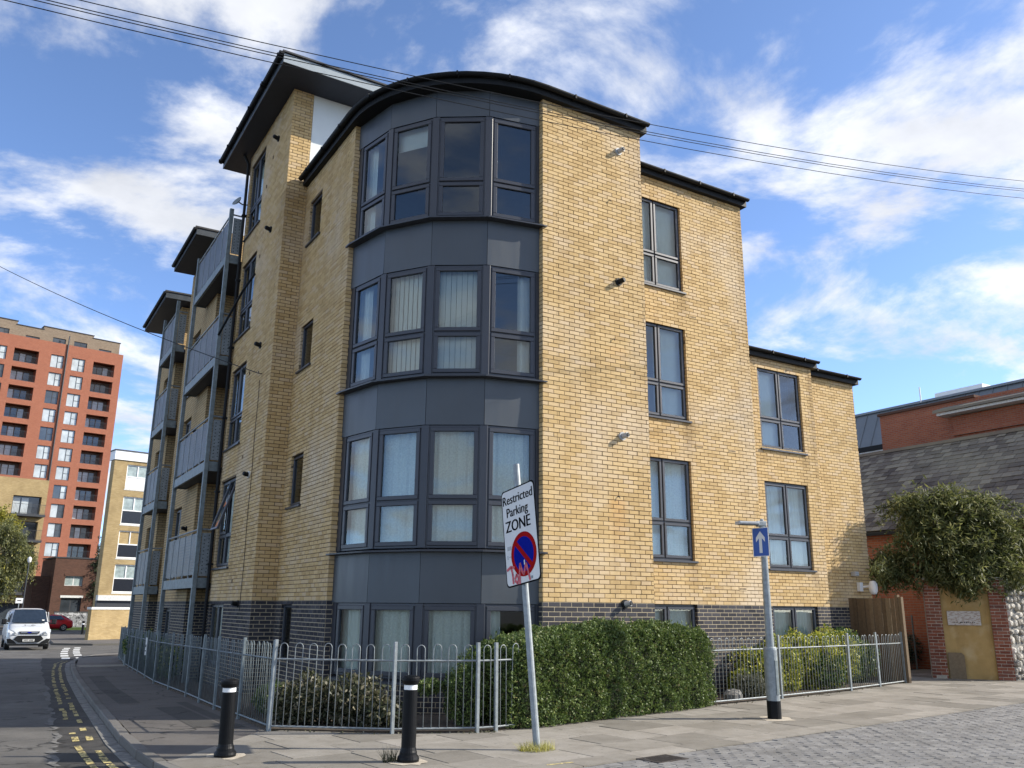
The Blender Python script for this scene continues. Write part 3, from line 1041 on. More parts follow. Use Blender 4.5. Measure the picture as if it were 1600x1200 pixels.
# ---- single bricks: the 300 that show largest, the rest joined
MAT['brickrow'] = [MAT['brick'], MAT['dbrick']]
sc_list = []
for i, (F, a, b, c, d, pr, dk) in enumerate(BR):
    p = Vector(F.p((a + b) / 2, 0, (c + d) / 2)) - CAM
    facing = -(p.x * F.n[0] + p.y * F.n[1]) / p.length
    dd = p.dot(fwd)
    x = p.dot(r2) / dd * 1333.6 + 800; yv = 600 - p.dot(u2) / dd * 1333.6
    full = (b - a) > .2
    vis = full and facing > .1 and yv < 965 and 0 < x < 1600 and F in (S1, S2)
    sc_list.append((-(facing / dd ** 2) if vis else 1.0, i))
sc_list.sort()
pick = {i for s, i in sc_list[:300]}
wall_s1 = [o for o in bpy.data.objects if o.name == 'wall'][0]
bmesh_l = {}


def brick_mesh(dk):
    if dk not in bmesh_l:
        m = MB(); m.box(WX, -.1075, .1075, -.03, 0.0, -.0325, .0325, bev=.0022)
        me = bpy.data.meshes.new('brick'); me.from_pydata(m.v, [], m.f); me.materials.append(MAT['dbrick' if dk else 'brick']); bmesh_l[dk] = me
    return bmesh_l[dk]


walls_by = {id(S1): None}
V = []; Fc = []; Mi = []
for i, (F, a, b, c, d, pr, dk) in enumerate(BR):
    if dk:
        pr = abs(pr) * .5 + .0012; a += .001; b -= .001
    if i in pick:
        o = link('brick', brick_mesh(dk), wall_s1)
        o.location = F.p((a + b) / 2, pr, (c + d) / 2)
        o.rotation_euler = (random.gauss(0, .004), 0, F.ang())
        o.scale = ((b - a) / .215, 1, (d - c) / .065)
        continue
    k = len(V); e = .0018
    j1, j2 = (random.gauss(0, .0009), random.gauss(0, .0009)) if not dk else (0, 0)
    V += [F.p(a, -.02, c), F.p(b, -.02, c), F.p(b, -.02, d), F.p(a, -.02, d), F.p(a + e, pr + j1, c + e), F.p(b - e, pr + j2, c + e), F.p(b - e, pr - j1, d - e), F.p(a + e, pr - j2, d - e)]
    for f in ((4, 5, 6, 7), (0, 1, 5, 4), (1, 2, 6, 5), (2, 3, 7, 6), (3, 0, 4, 7)):
        Fc.append(tuple(k + q for q in f)); Mi.append(dk)
me = bpy.data.meshes.new('brickwork')
me.from_pydata(V, [], Fc)
me.materials.append(MAT['brick']); me.materials.append(MAT['dbrick'])
me.polygons.foreach_set('material_index', Mi); me.update()
stuff(link('brickwork', me, apt))

# ---- windows in the brick walls
K2 = [('vblind', 'net'), ('half', 'vblind'), ('net', 'net')]
for (a, b, c, d), kk in zip(o2[:3], (('net', 'net'), ('half', 'vblind'), ('curtain', 'vblind'))):
    window(S2, a, b, c, d, 2, .365, kk)
window(S2, *o2[3], 2, None, ('net', 'net'), sill=False)
for (a, b, c, d), kk in zip(o3[:2], (('curtain', 'curtain'), ('vblind', 'half'))):
    window(S3, a, b, c, d, 2, .365, kk)
window(S3, *o3[2], 2, None, ('curtain', 'curtain'), sill=False)
for q, (a, b, c, d) in enumerate(on):
    window(W1, a, b, c, d, 1, None, ('none',), sill=True, fw=.04, sashw=.045)
for q, (a, b, c, d) in enumerate(om):
    window(MAIN, a, b, c, d, 2, .37 if q < 4 else None, (('curtain', 'half'), ('vblind', 'curtain'), ('half', 'net'), ('curtain', 'vblind'), ('curtain', 'curtain'))[q], openk=3 if q == 0 else None, sill=q < 4)

# ---- the rounded glazed corner: four facets
RB = 2.50; CY = 2.61
ANG = [R_(22.5 * i) for i in range(5)]
VX = [(-RB * math.cos(a), CY - RB * math.sin(a)) for a in ANG]
FAC = []
for i in range(4):
    (x0, y0), (x1, y1) = VX[i], VX[i + 1]
    FAC.append((Fr(x0, y0, x1 - x0, y1 - y0), math.hypot(x1 - x0, y1 - y0)))
LEV = [(0.50, 1.645, None), (2.50, 4.50, .385), (5.36, 7.33, .385), (8.23, 10.23, .35)]
BK = [[('curtain',), ('net',), ('net',), ('half',)], [('net',), ('net',), ('net',), ('net',)], [('half',), ('vblind',), ('vblind',), ('halfr',)], [('half',), ('roller',), ('none',), ('none',)]]
for li, (z0, z1, tr) in enumerate(LEV):
    for i, (F, l) in enumerate(FAC):
        window(F, .055, l - .055, z0, z1, 1, tr, BK[li][i], n0=-.07, sill=False, fw=.05, sashw=.07)
bands = [(1.65, 2.44), (4.505, 5.30), (7.335, 8.17), (10.235, 10.80)]
for (z0, z1) in bands:
    for i, (F, l) in enumerate(FAC):
        mb = MB(); k = len(mb.v); nu, nz = 8, 6
        e0, e1 = .004, l - .004
        if i == 0: e0 = -.1
        if i == 3: e1 = l + .02
        amp = random.uniform(-.004, .010); ka, kb = random.uniform(1.2, 2.6), random.uniform(0, 6)
        for a in range(nu + 1):
            for b in range(nz + 1):
                s, t = a / nu, b / nz
                mb.v.append(F.p(e0 + (e1 - e0) * s, amp * math.sin(math.pi * s) * math.sin(math.pi * t) + .003 * math.sin(ka * 3 * s + kb) * math.sin(math.pi * t * ka * .6 + kb), z0 + (z1 - z0) * t))
        for a in range(nu):
            for b in range(nz):
                q = k + a * (nz + 1) + b
                mb.f.append((q, q + nz + 1, q + nz + 2, q + 1)); mb.m.append(0)
        mb.build('cladding_panel', MAT['clad'], apt, smooth=True)
    mb = MB()
    for F, l in FAC:
        mb.box(F, -.02, l + .02, -.10, -.012, z0, z1)
    mb.build('panel_backing', MAT['black'], apt)
for i in range(5):
    x, y = VX[i]; a = ANG[i]
    nx, ny = -math.cos(a), -math.sin(a)
    F = Fr(x, y, -ny, nx)
    for (z0, z1, tr) in LEV:
        mb = MB()
        if i == 0:
            mb.box(F, -.12, .06, -.10, -.004, z0, z1)
        elif i == 4:
            mb.box(F, -.06, .03, -.10, -.004, z0, z1)
        else:
            mb.box(F, -.064, .064, -.09, -.006, z0, z1, bev=.006)
        mb.build('corner_post', MAT['frame'], apt)
fp = [VX[0]] + VX[1:4] + [VX[4]]
fn = [(-1.0, 0.0)] + [(-math.cos(a) / math.cos(R_(11.25)), -math.sin(a) / math.cos(R_(11.25))) for a in ANG[1:4]] + [(0.0, -1.0)]
for z in (2.475, 5.335, 8.205):
    mb = MB()
    mb.sweep([(VX[0][0], VX[0][1] + .17)] + fp + [(VX[4][0] + .07, VX[4][1])], [fn[0]] + fn + [fn[-1]], [(-.05, z - .032), (.155, z - .036), (.157, z - .012), (-.05, z + .012)])
    mb.build('bay_sill', MAT['frame'], apt)
for i, (F, l) in enumerate(FAC):
    n_before = len(BR)
    BR.clear()
    brick_wall(F, l, -.3, .425, bond=.03)
    mb = MB()
    for (FF, a, b, c, d, pr, dk) in BR:
        mb.box(FF, a + .002, b - .002, -.02, abs(pr) * .5 + .001, c + .001, d - .001)
    stuff(mb.build('plinth_brickwork', MAT['dbrick'], apt))
    mb = MB(); mb.box(F, 0, l, -.3, -.003, -.3, .43); mb.build('plinth', MAT['dmortar'], apt)
mb = MB(); mb.sweep(fp, fn, [(-.1, .425), (.05, .425), (.05, .455), (-.1, .495)]); mb.build('bay_sill', MAT['frame'], apt)

# ---- eaves, gutters and roofs
arc = [(-2.61 * math.cos(t), CY - 2.61 * math.sin(t)) for t in np.linspace(0, math.pi / 2, 15)]
arn = [(-math.cos(t), -math.sin(t)) for t in np.linspace(0, math.pi / 2, 15)]
path = [(-2.61, 5.70)] + arc + [(2.40, 0.0)]
norm = [(-1, 0)] + arn + [(0, -1)]
half = [(math.cos(t) * .058, math.sin(t) * .058) for t in np.linspace(math.pi, 2 * math.pi, 9)]


def eaves(path, norm, z, brackets=True):
    mb = MB(); mb.sweep(path, norm, [(-.25, z - .02), (.11, z - .02), (.11, z + .15), (-.25, z + .15)]); mb.build('fascia', MAT['black'], apt)
    mb = MB(); mb.sweep(path, norm, [(.172 + a, z + .145 + b) for a, b in half] + [(.172 + .046, z + .145), (.172 - .046, z + .145)])
    g = mb.build('gutter', MAT['black'], apt, smooth=False)
    for i in range(len(path) - 1):
        (x0, y0), (x1, y1) = path[i], path[i + 1]
        d = math.hypot(x1 - x0, y1 - y0); n = max(1, int(d / .9))
        for k in range(n):
            t = (k + .5) / n; nx = norm[i][0] * (1 - t) + norm[i + 1][0] * t; ny = norm[i][1] * (1 - t) + norm[i + 1][1] * t
            if d < .5 and i % 3: continue
            F = Fr(x0 + (x1 - x0) * t, y0 + (y1 - y0) * t, -ny, nx)
            mb = MB(); mb.box(F, -.015, .015, .09, .238, z + .078, z + .158); mb.build('gutter_bracket', MAT['black'], g)


eaves(path, norm, TOP)
eaves([(2.31, 1.25), (6.47, 1.25)], [(0, -1)] * 2, TOP)
eaves([(6.37, 2.28), (9.78, 2.28)], [(0, -1)] * 2, 7.58)
eaves([(9.66, 2.75), (12.02, 2.75)], [(0, -1)] * 2, 7.58)
roofpoly = [(-2.55, 5.73)] + [(x * .97, CY + (y - CY) * .97) for x, y in arc] + [(2.35, .05), (2.35, 1.28), (6.42, 1.28), (6.42, 5.73)]
mb = MB(); mb.prism(roofpoly, TOP + .10, TOP + .17); mb.build('roof', MAT['roofing'], apt)
mb = MB(); mb.prism([(6.3, 2.3), (9.75, 2.3), (9.75, 2.77), (11.98, 2.77), (11.98, 9), (6.3, 9)], 7.66, 7.75); mb.build('roof', MAT['roofing'], apt)
# high roof over the main stair block
mb = MB(); mb.prism([(-3.58, 4.88), (4.5, 4.88), (4.5, 10.45), (-3.58, 10.45)], 13.135, 13.16); soff = mb.build('soffit', MAT['soffit'], apt)
mb = MB(); mb.wbox(-3.60, 4.5, 4.86, 4.879, 13.13, 13.34); mb.build('verge_board', MAT['greyfascia'], apt)
mb = MB(); mb.wbox(-3.60, -3.581, 4.88, 10.45, 13.13, 13.36); mb.build('fascia', MAT['clad'], apt)
mb = MB(); mb.wbox(-3.58, 4.5, 4.88, 10.45, 13.161, 13.36); mb.build('roof_deck', MAT['roofing'], apt)
mb = MB(); mb.wbox(-3.64, 4.5, 4.82, 10.47, 13.361, 13.40); mb.build('roof', MAT['roofing'], apt)
mb = MB()
mb.sweep([(-3.60, 10.5), (-3.60, 4.80)], [(-1, 0)] * 2, [(.062 + a, 13.34 + b) for a, b in half] + [(.062 + .046, 13.34), (.062 - .046, 13.34)])
g = mb.build('gutter', MAT['black'], apt)
for yy in (4.95, 6.2, 6.3, 7.4, 8.5, 9.5, 10.4):
    mb = MB(); mb.wbox(-3.735, -3.60, yy - .02, yy + .02, 13.27, 13.355); mb.build('gutter_bracket', MAT['black'], g)
mb = MB(); mb.wbox(-2.6, 4.3, 5.752, 5.95, 10.5, 13.134); mb.build('rendered_wall', MAT['render'], apt)
mb = MB(); mb.wbox(-3.0, -2.9, 9.46, 9.7, 10.2, 13.13); mb.wbox(-3.0, 4.3, 9.46, 9.7, 10.2, 13.13); mb.build('wall', MAT['btx'], apt)
# lower roofs further along
for (y0, y1, z) in ((12.75, 16.15, 12.06), (17.25, 21.6, 11.52)):
    mb = MB(); mb.wbox(-3.70, 3, y0, y1, z, z + .03); mb.build('soffit', MAT['soffit'], apt)
    mb = MB(); mb.wbox(-3.72, 3, y0 - .02, y0 - .001, z, z + .2); mb.build('verge_board', MAT['clad'], apt)
    mb = MB(); mb.wbox(-3.76, 3, y0 - .05, y1, z + .201, z + .25); mb.build('roof', MAT['roofing'], apt)
    mb = MB(); mb.sweep([(-3.70, y1), (-3.70, y0 - .06)], [(-1, 0)] * 2, [(.06 + a, z + .19 + b) for a, b in half] + [(.1, z + .19), (.02, z + .19)])
    mb.wbox(-3.72, -3.701, y0, y1, z, z + .2)
    mb.build('gutter', MAT['black'], apt)
mb = MB(); mb.wbox(-1.7, 3, 9.5, 12.3, 10.15, 10.25); mb.wbox(-3.0, 3, 16, 17.4, 9.55, 9.62); mb.build('terrace', MAT['roofing'], apt)

# ---- floors, ceilings and the core inside
fpoly = [(-2.32, 5.5), (-2.32, 2.75)] + [(-2.30 * math.cos(a), CY - 2.30 * math.sin(a)) for a in ANG] + [(.1, .35), (2.0, .35), (2.0, 1.6), (6.05, 1.6), (6.05, 2.62), (9.3, 2.62), (9.3, 3.1), (11.5, 3.1), (11.5, 9), (-1.55, 9.0), (-1.55, 9.1), (-2.75, 9.1), (-2.75, 6.05), (-2.32, 6.05)]
for z in (-.25, 1.70, 4.56, 7.40, 10.28):
    mb = MB(); mb.prism(fpoly if z < 7 else fpoly[:11] + [(6.05, 9.0)] + fpoly[16:], z, z + .22); mb.build('floor_slab', MAT['plaster'], apt)
mb = MB(); mb.wbox(.4, 6.3, 5.0, 20.5, -.2, 10.25); mb.wbox(6.35, 11.4, 5.0, 9, -.2, 7.6); mb.wbox(-1.2, .39, 6.2, 20.5, -.2, 10.25); mb.build('core', MAT['plaster'], apt)
mb = MB(); mb.wbox(-2.75, 0.3, 5.95, 6.05, -.2, 13.1); mb.wbox(-1.3, -1.2, 6.1, 9.3, 10.2, 13.1); mb.build('partition', MAT['plaster'], apt)

# ---- balconies
MAT['mesh'] = None
m, nt_, b_ = new_mat('perforated steel')
c_ = coords(nt_)
vor = nd(nt_, 'ShaderNodeTexVoronoi', Scale=28.0); vor.inputs['Randomness'].default_value = 0.0
nt_.links.new(c_, vor.inputs['Vector'])
hole = mth(nt_, 'LESS_THAN', vor.outputs['Distance'], 0.40)
nt_.links.new(ramp(nt_, [(0.3, (0.13, 0.138, 0.145)), (0.7, (0.185, 0.195, 0.205))], noise(nt_, c_, 3, 4)), b_.inputs['Base Color'])
b_.inputs['Metallic'].default_value = 0.3; b_.inputs['Roughness'].default_value = 0.45
tb = nt_.nodes.new('ShaderNodeBsdfTransparent'); mx_ = nt_.nodes.new('ShaderNodeMixShader')
nt_.links.new(hole, mx_.inputs[0]); nt_.links.new(b_.outputs[0], mx_.inputs[1]); nt_.links.new(tb.outputs[0], mx_.inputs[2])
nt_.links.new(mx_.outputs[0], nt_.nodes['Material Output'].inputs['Surface'])
MAT['mesh'] = m
XP = -3.42


def balcony_stack(y0, y1, slabs, ptop, npan, hole_panel=True):
    FP = Fr(XP, y1, 0, -1); Lb = y1 - y0
    for yy in (y0, y1):
        mb = MB(); mb.wbox(XP - .05, XP + .05, yy - .05, yy + .05, -.4, ptop, bev=.006); mb.build('balcony_post', MAT['galvdark'], apt)
    for zi, z in enumerate(slabs):
        mb = MB()
        mb.box(FP, .05, Lb - .05, -.03, .03, z, z + .23)
        mb.wbox(XP + .05, -3.10, y0 - .03, y0 + .03, z, z + .23); mb.wbox(XP + .05, -3.10, y1 - .03, y1 + .03, z, z + .23)
        bal = mb.build('balcony', MAT['galvdark'], apt)
        mb = MB(); mb.wbox(XP + .04, -1.95, y0 + .04, y1 - .04 if False else y0 + (y1 - y0) * .64, z + .02, z + .12)
        mb.wbox(XP + .04, -3.10, y0 + (y1 - y0) * .64, y1 - .04, z + .02, z + .12)
        mb.build('deck', MAT['soffit'], bal)
        for q in range(3):
            mb = MB(); zz = z + .125; yq = y0 + .08 + q * .09
            mb.wbox(XP + .05, XP + .13, y0 + .06, y1 - .06, zz, zz + .03); mb.build('deck_board', MAT['wood'], bal); break
        zt = z + 1.27
        w = (Lb - .12) / npan
        for k in range(npan):
            mb = MB(); mb.box(FP, .06 + k * w + .006, .06 + (k + 1) * w - .006, -.004, .004, z + .30, zt)
            mb.build('mesh_panel', MAT['mesh'], bal)
        for k in range(1, npan):
            mb = MB(); mb.box(FP, .06 + k * w - .02, .06 + k * w + .02, -.02, .012, z + .23, zt + .02); mb.build('baluster', MAT['galv'], bal)
        mb = MB(); mb.tube([(XP, y1, zt + .08), (XP, y0, zt + .08), (XP + .06, y0, zt + .08), (-3.1, y0, zt + .08)], .022, 8); mb.build('handrail', MAT['galv'], bal)
        sp = MB(); sp.wbox(XP + .07, -3.13, y0 - .006, y0 + .002, z + .27, zt)
        side = sp.build('side_panel', MAT['galv'], bal)
        dots = MB()
        for cc in range(2):
            for rr in range(11):
                cx = XP + .135 + cc * .1; cz = z + .34 + rr * .085 + cc * .03
                dots.v += [(cx + .014 * math.cos(t), y0 - .0075, cz + .014 * math.sin(t)) for t in [i * math.pi / 4 for i in range(8)]]
                n_ = len(dots.v); dots.f.append(tuple(range(n_ - 8, n_))); dots.m.append(0)
        dots.build('perforation', MAT['black'], bal)


balcony_stack(9.60, 13.50, (1.98, 4.73, 7.40, 10.12), 11.62, 5)
balcony_stack(16.45, 18.80, (1.90, 4.45, 7.00, 9.50), 11.2, 3)

# ---- pipes, flues, vents and fixings
mb = MB(); mb.tube([(-3.15, 9.40, -.1), (-3.15, 9.40, 12.9), (-3.30, 9.42, 13.2)], .038, 10); dp = mb.build('downpipe', MAT['black'], apt)
for z in (.8, 2.5, 4.2, 6.0, 7.8, 9.6, 11.4):
    mb = MB(); mb.wbox(-3.20, -3.08, 9.345, 9.455, z, z + .04); mb.build('pipe_bracket', MAT['black'], dp)
MAT['greyplastic'] = M_simple('grey plastic', (0.38, 0.39, 0.39), 0.5)


def flue(F, u, z, mat, shroud=None):
    x0, y0, _ = F.p(u, 0, z)
    mb = MB()
    a = F.p(u, -.05, z); b = F.p(u, .03, z)
    mb.tube([a, b], .075, 14); o = mb.build('flue', mat, apt)
    mb = MB(); mb.tube([F.p(u, .03, z), F.p(u + .03, .13, z + .015)], .048, 12); mb.build('flue_terminal', shroud or mat, o)
    mb = MB(); mb.tube([F.p(u + .03, .13, z + .015), F.p(u + .034, .145, z + .017)], .036, 12); mb.build('flue_mouth', MAT['black'], o)


flue(S1, 1.75, 10.19, MAT['greyplastic']); flue(S1, 1.68, 7.47, MAT['black']); flue(S1, 1.68, 4.55, MAT['greyplastic']); flue(S1, 1.65, 1.67, MAT['black'], MAT['greyplastic'])
for z, mt in ((12.35, 'black'), (10.0, 'black'), (7.2, 'black'), (4.30, 'offwhite'), (1.62, 'black')):
    flue(MAIN, 9.45 - 6.75, z, MAT[mt], MAT['black'])
for z in (9.0, 6.3, 3.6):
    flue(MID, 3.3, z, MAT['black'])
for (u, z) in ((1.5, 9.09), (1.515, 6.33), (1.553, 3.47)):
    mb = MB(); mb.tube([S1.p(u, 0, z), S1.p(u + .02, .03, z), S1.p(u + .025, .035, z - .03)], .009, 6); mb.build('wall_hook', MAT['iron'], apt)
for (u, z) in ((1.9, 11.4), (1.85, 9.6), (1.9, 6.7), (1.95, 4.75), (2.0, 2.05), (2.3, 12.0)):
    mb = MB(); mb.box(MAIN, u, u + .05, .0, .012, z, z + .075); mb.build('weep_cap', MAT['wood'], apt)
for (x, z) in ((4.715, 10.577), (5.675, 10.548), (4.70, 7.72), (5.705, 7.707), (4.724, 4.874), (5.662, 4.875), (4.768, 2.01), (5.748, 2.01)):
    mb = MB(); u = x - 2.31
    mb.box(S2, u - .11, u + .11, -.01, .007, z - .035, z + .035)
    vt = mb.build('air_brick', MAT['brick'], apt)
    for k in range(5):
        s = MB(); s.box(S2, u - .09 + k * .038, u - .066 + k * .038, .0, .0085, z - .02, z + .02); s.build('air_slot', MAT['mortar'], vt)
# telephone cable down the main wall and its hook
mb = MB(); pts = [MAIN.p(9.45 - 6.55 + .02 * math.sin(i), .012, 6.35 - i * .27) for i in range(19)]
mb.tube(pts, .006, 5); mb.build('wall_cable', MAT['black'], apt)
mb = MB(); mb.tube([MAIN.p(9.45 - 6.43, 0, 6.47), MAIN.p(9.45 - 6.43, .07, 6.47), MAIN.p(9.45 - 6.43, .08, 6.52)], .01, 6); mb.build('cable_bracket', MAT['iron'], apt)
# banner rail clamped to the balcony post
mb = MB(); mb.tube([(-3.45, 9.55, 8.15), (-3.25, 8.2, 8.95), (-3.13, 7.7, 9.22)], .03, 8); mb.build('awning_bar', MAT['black'], apt)
# satellite dish on the wall beside the top balcony
mb = MB(); mb.lathe([(.02, 0), (.08, .015), (.13, .04), (.15, .06)], seg=16)
d = mb.build('satellite_dish', MAT['galvdark'], apt); d.location = Vector((-3.30, 9.5, 11.8)) - Vector(apt.location); d.rotation_euler = (0, R_(-62), R_(25))
mb = MB(); mb.tube([(-3.08, 9.42, 11.75), (-3.2, 9.46, 11.75), (-3.34, 9.5, 11.84)], .018, 6); mb.build('dish_arm', MAT['galvdark'], apt)

# ================================================================== other buildings
def scaled(o, k):
    return Vector((CAM.x + (o[0] - CAM.x) * k, CAM.y + (o[1] - CAM.y) * k, 0))


U80 = (math.sin(R_(80)), math.cos(R_(80)))
MAT['redbrick'] = M_bricktex('red tower brick', 'x', (0.30, 0.105, 0.062), (0.355, 0.135, 0.08), (0.29, 0.15, 0.10), var=0.2)
MAT['brownbrick'] = M_bricktex('grey brown brick', 'x', (0.20, 0.15, 0.105), (0.27, 0.21, 0.15), (0.24, 0.2, 0.15), var=0.2)
MAT['ybrick_far'] = M_bricktex('yellow stock brick', 'x', (0.36, 0.26, 0.12), (0.45, 0.335, 0.165), (0.32, 0.26, 0.16), var=0.45)
MAT['darkred'] = M_bricktex('dark red brick', 'x', (0.085, 0.04, 0.027), (0.125, 0.06, 0.04), (0.12, 0.09, 0.07), var=0.3)
MAT['farglass'] = M_simple('dark reflective glass', (0.045, 0.055, 0.065), 0.06, var=0.5, scale=0.4, spec=0.9)
MAT['paleglass'] = M_simple('pale curtained glass', (0.42, 0.46, 0.47), 0.1, var=0.25, scale=0.7, spec=0.8)
MAT['darkmetal'] = M_simple('dark grey metal', (0.035, 0.038, 0.043), 0.5)
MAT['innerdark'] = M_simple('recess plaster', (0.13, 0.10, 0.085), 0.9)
MAT['blackpanel'] = M_simple('black spandrel panel', (0.012, 0.014, 0.02), 0.25, spec=0.6)
MAT['palegreen'] = M_simple('net curtained pane', (0.30, 0.36, 0.35), 0.12, var=0.3, scale=3, spec=0.7)


def wall_holes(mb, F, u0, u1, z0, z1, holes, depth=.5, mi=0):
    us = sorted({u0, u1, *[h[0] for h in holes], *[h[1] for h in holes]}); zs = sorted({z0, z1, *[h[2] for h in holes], *[h[3] for h in holes]})
    for i in range(len(us) - 1):
        j = 0
        while j < len(zs) - 1:
            um = (us[i] + us[i + 1]) / 2
            zz = zs[j]
            if any(h[0] < um < h[1] and h[2] < (zs[j] + zs[j + 1]) / 2 < h[3] for h in holes):
                j += 1; continue
            e = j + 1
            while e < len(zs) - 1 and not any(h[0] < um < h[1] and h[2] < (zs[e] + zs[e + 1]) / 2 < h[3] for h in holes): e += 1
            mb.box(F, us[i], us[i + 1], -depth, 0, zz, zs[e], mi); j = e


def far_window(F, parent, u0, u1, z0, z1, pale, dep=.18, bars=1):
    mb = MB(); w = .07
    mb.box(F, u0, u1, -dep - .06, -dep, z0, z0 + w); mb.box(F, u0, u1, -dep - .06, -dep, z1 - w, z1)
    mb.box(F, u0, u0 + w, -dep - .06, -dep - .002, z0 + w, z1 - w); mb.box(F, u1 - w, u1, -dep - .06, -dep - .002, z0 + w, z1 - w)
    m = u0 + (u1 - u0) * .55
    mb.box(F, m - .04, m + .04, -dep - .06, -dep - .002, z0 + w, z1 - w)
    zt = z0 + (z1 - z0) * .5
    mb.box(F, m + .04, u1 - w, -dep - .06, -dep - .002, zt - .03, zt + .03)
    o = mb.build('window', MAT['darkmetal'], parent)
    for (a, b) in ((u0 + w, m - .04), (m + .04, u1 - w)):
        p = MB(); p.quad(F.p(a, -dep - .04, z0 + w), F.p(b, -dep - .04, z0 + w), F.p(b, -dep - .04, z1 - w), F.p(a, -dep - .04, z1 - w))
        p.build('pane', MAT['paleglass' if (pale and random.random() < .6) else 'farglass'], o)


def rail_far(F, parent, u0, u1, z, n, name='balcony_rail', step=.16):
    mb = MB()
    mb.box(F, u0, u1, n, n + .04, z + 1.06, z + 1.1); mb.box(F, u0, u1, n, n + .04, z + .05, z + .09)
    u = u0
    while u < u1:
        mb.box(F, u, u + .02, n + .01, n + .03, z + .09, z + 1.06); u += step
    mb.build(name, MAT['darkmetal'], parent)


# ---- tall red tower
k = 1.2
O = scaled((5.32, 117.63), k); TW = Fr(O.x, O.y, *U80)
tower = thing('red_brick_tower', 'tall red brick apartment tower with rows of recessed balconies', 'building', (O.x - 9, O.y, -.6))
zc_ = lambda z: 1.58 + k * (z - 1.58)
holes = []; bal = []; win = []
for r in range(12):
    zt = 34.5 - 2.51 * r; zb = zt - 1.8
    if zb < 1: break
    bal.append((-3.80 * k, -.97 * k, zc_(zb), zc_(zt))); bal.append((-13.65 * k, -10.7 * k, zc_(zb), zc_(zt)))
    for (a, b) in ((-6.55, -4.88), (-9.2, -7.6), (-16.3, -14.5), (-19.2, -17.5)):
        win.append((a * k, b * k, zc_(zb), zc_(zt)))
    bal.append((-23.5 * k, -20.5 * k, zc_(zb), zc_(zt)))
mb = MB(); wall_holes(mb, TW, -26 * k, 0, -1, zc_(36.2), bal + win); mb.build('wall', MAT['redbrick'], tower)
mb = MB(); mb.box(TW, -26 * k, -.02, -14, -2.2, -1, zc_(36.0)); mb.build('rear_block', MAT['redbrick'], tower)
mb = MB(); mb.box(TW, -.3, -.021, -2.2, -.5, -1, zc_(36.15)); mb.build('flank_wall', MAT['ybrick_far'], tower)
mb = MB(); mb.box(TW, -26 * k, -.3, -2.2, -.3, zc_(36.1), zc_(36.2)); mb.build('roof_terrace', MAT['roofing'], tower)
for q in win:
    far_window(TW, tower, *q, True)
for (a, b, c, d) in bal:
    mb = MB()
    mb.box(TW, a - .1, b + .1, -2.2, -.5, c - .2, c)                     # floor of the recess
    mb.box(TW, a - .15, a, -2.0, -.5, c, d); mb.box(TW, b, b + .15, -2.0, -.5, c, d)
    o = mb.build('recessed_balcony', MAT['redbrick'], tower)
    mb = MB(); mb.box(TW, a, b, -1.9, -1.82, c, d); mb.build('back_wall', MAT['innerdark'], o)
    n_ = 3; w = (b - a) * .8 / n_
    for i in range(n_):
        u = a + (b - a) * .05 + i * w
        p = MB(); p.quad(TW.p(u + .08, -1.78, c + .05), TW.p(u + w - .08, -1.78, c + .05), TW.p(u + w - .08, -1.78, d - .35), TW.p(u + .08, -1.78, d - .35))
        p.build('glazed_door', MAT['paleglass' if random.random() < .4 else 'farglass'], o)
    rail_far(TW, o, a, b, c - .03, -.12, step=.2)
# set-back brown top storey
mb = MB()
tops = [(-26, -13.68, 38.27), (-13.68, -10.45, 37.8), (-10.45, -4.1, 38.28), (-4.1, -.5, 37.93)]
tw = [(-15.7, -14.5), (-12.5, -10.8), (-9.2, -7.55), (-6.5, -4.8), (-3.2, -1.55), (-18.5, -16.8), (-22, -20)]
for (a, b, t) in tops:
    hs = [(x * k, y * k, zc_(36.2), zc_(37.02 if t > 38 else 36.6)) for x, y in tw if a <= x and y <= b]
    wall_holes(mb, Fr(*TW.p(0, -.6, 0)[:2], *U80), a * k, b * k, zc_(36.1), zc_(t), hs, depth=3)
mb.build('top_storey', MAT['brownbrick'], tower)
for (a, b, t) in tops:
    m2 = MB(); m2.box(TW, a * k - .1, b * k + .1, -3.7, -.5, zc_(t), zc_(t) + .12); m2.build('coping', MAT['darkmetal'], tower)
for x, y in tw:
    t = 37.02 if (x < -13.7 or -10.45 < x < -4.1) else 36.6
    far_window(Fr(*TW.p(0, -.6, 0)[:2], *U80), tower, x * k, y * k, zc_(36.2), zc_(t), False, dep=.1)
mb = MB(); mb.tube([TW.p(-7.3 * k, .12, zc_(17)), TW.p(-7.3 * k, .12, zc_(37.4))], .1, 8); mb.build('rainwater_pipe', MAT['darkmetal'], tower)

# ---- yellow wing with projecting balconies in front of it
k = 1.2; zc2 = lambda z: 1.58 + 1.2 * (z - 1.58)
O = scaled((-1.71, 83.09), k); WG = Fr(O.x, O.y, *U80)
wing = thing('balcony_block', 'yellow brick flats with dark projecting balconies beside the red tower', 'building', (O.x - 5, O.y, -.6))
wz = [(9.85, 11.6), (7.45, 9.2), (5.4, 6.65), (2.6, 4.2)]
ho = []
for (b, t) in wz:
    ho += [(-4.5 * k, -2.05 * k, zc2(b), zc2(t)), (-9.5 * k, -7 * k, zc2(b), zc2(t))]
ho.append((-12 * k, -2.3 * k, -.9, zc2(1.65)))
mb = MB(); wall_holes(mb, WG, -14 * k, -1.6 * k, -1, zc2(13.25), ho, depth=.6); mb.build('wall', MAT['ybrick_far'], wing)
mb = MB(); mb.box(WG, -14 * k, -1.62 * k, -12, -2.0, -1, zc2(13.2)); mb.build('rear_block', MAT['ybrick_far'], wing)
mb = MB(); mb.box(WG, -1.62 * k - .2, -1.605 * k, -2.0, -.6, -1, zc2(13.2)); mb.build('flank_wall', MAT['ybrick_far'], wing)
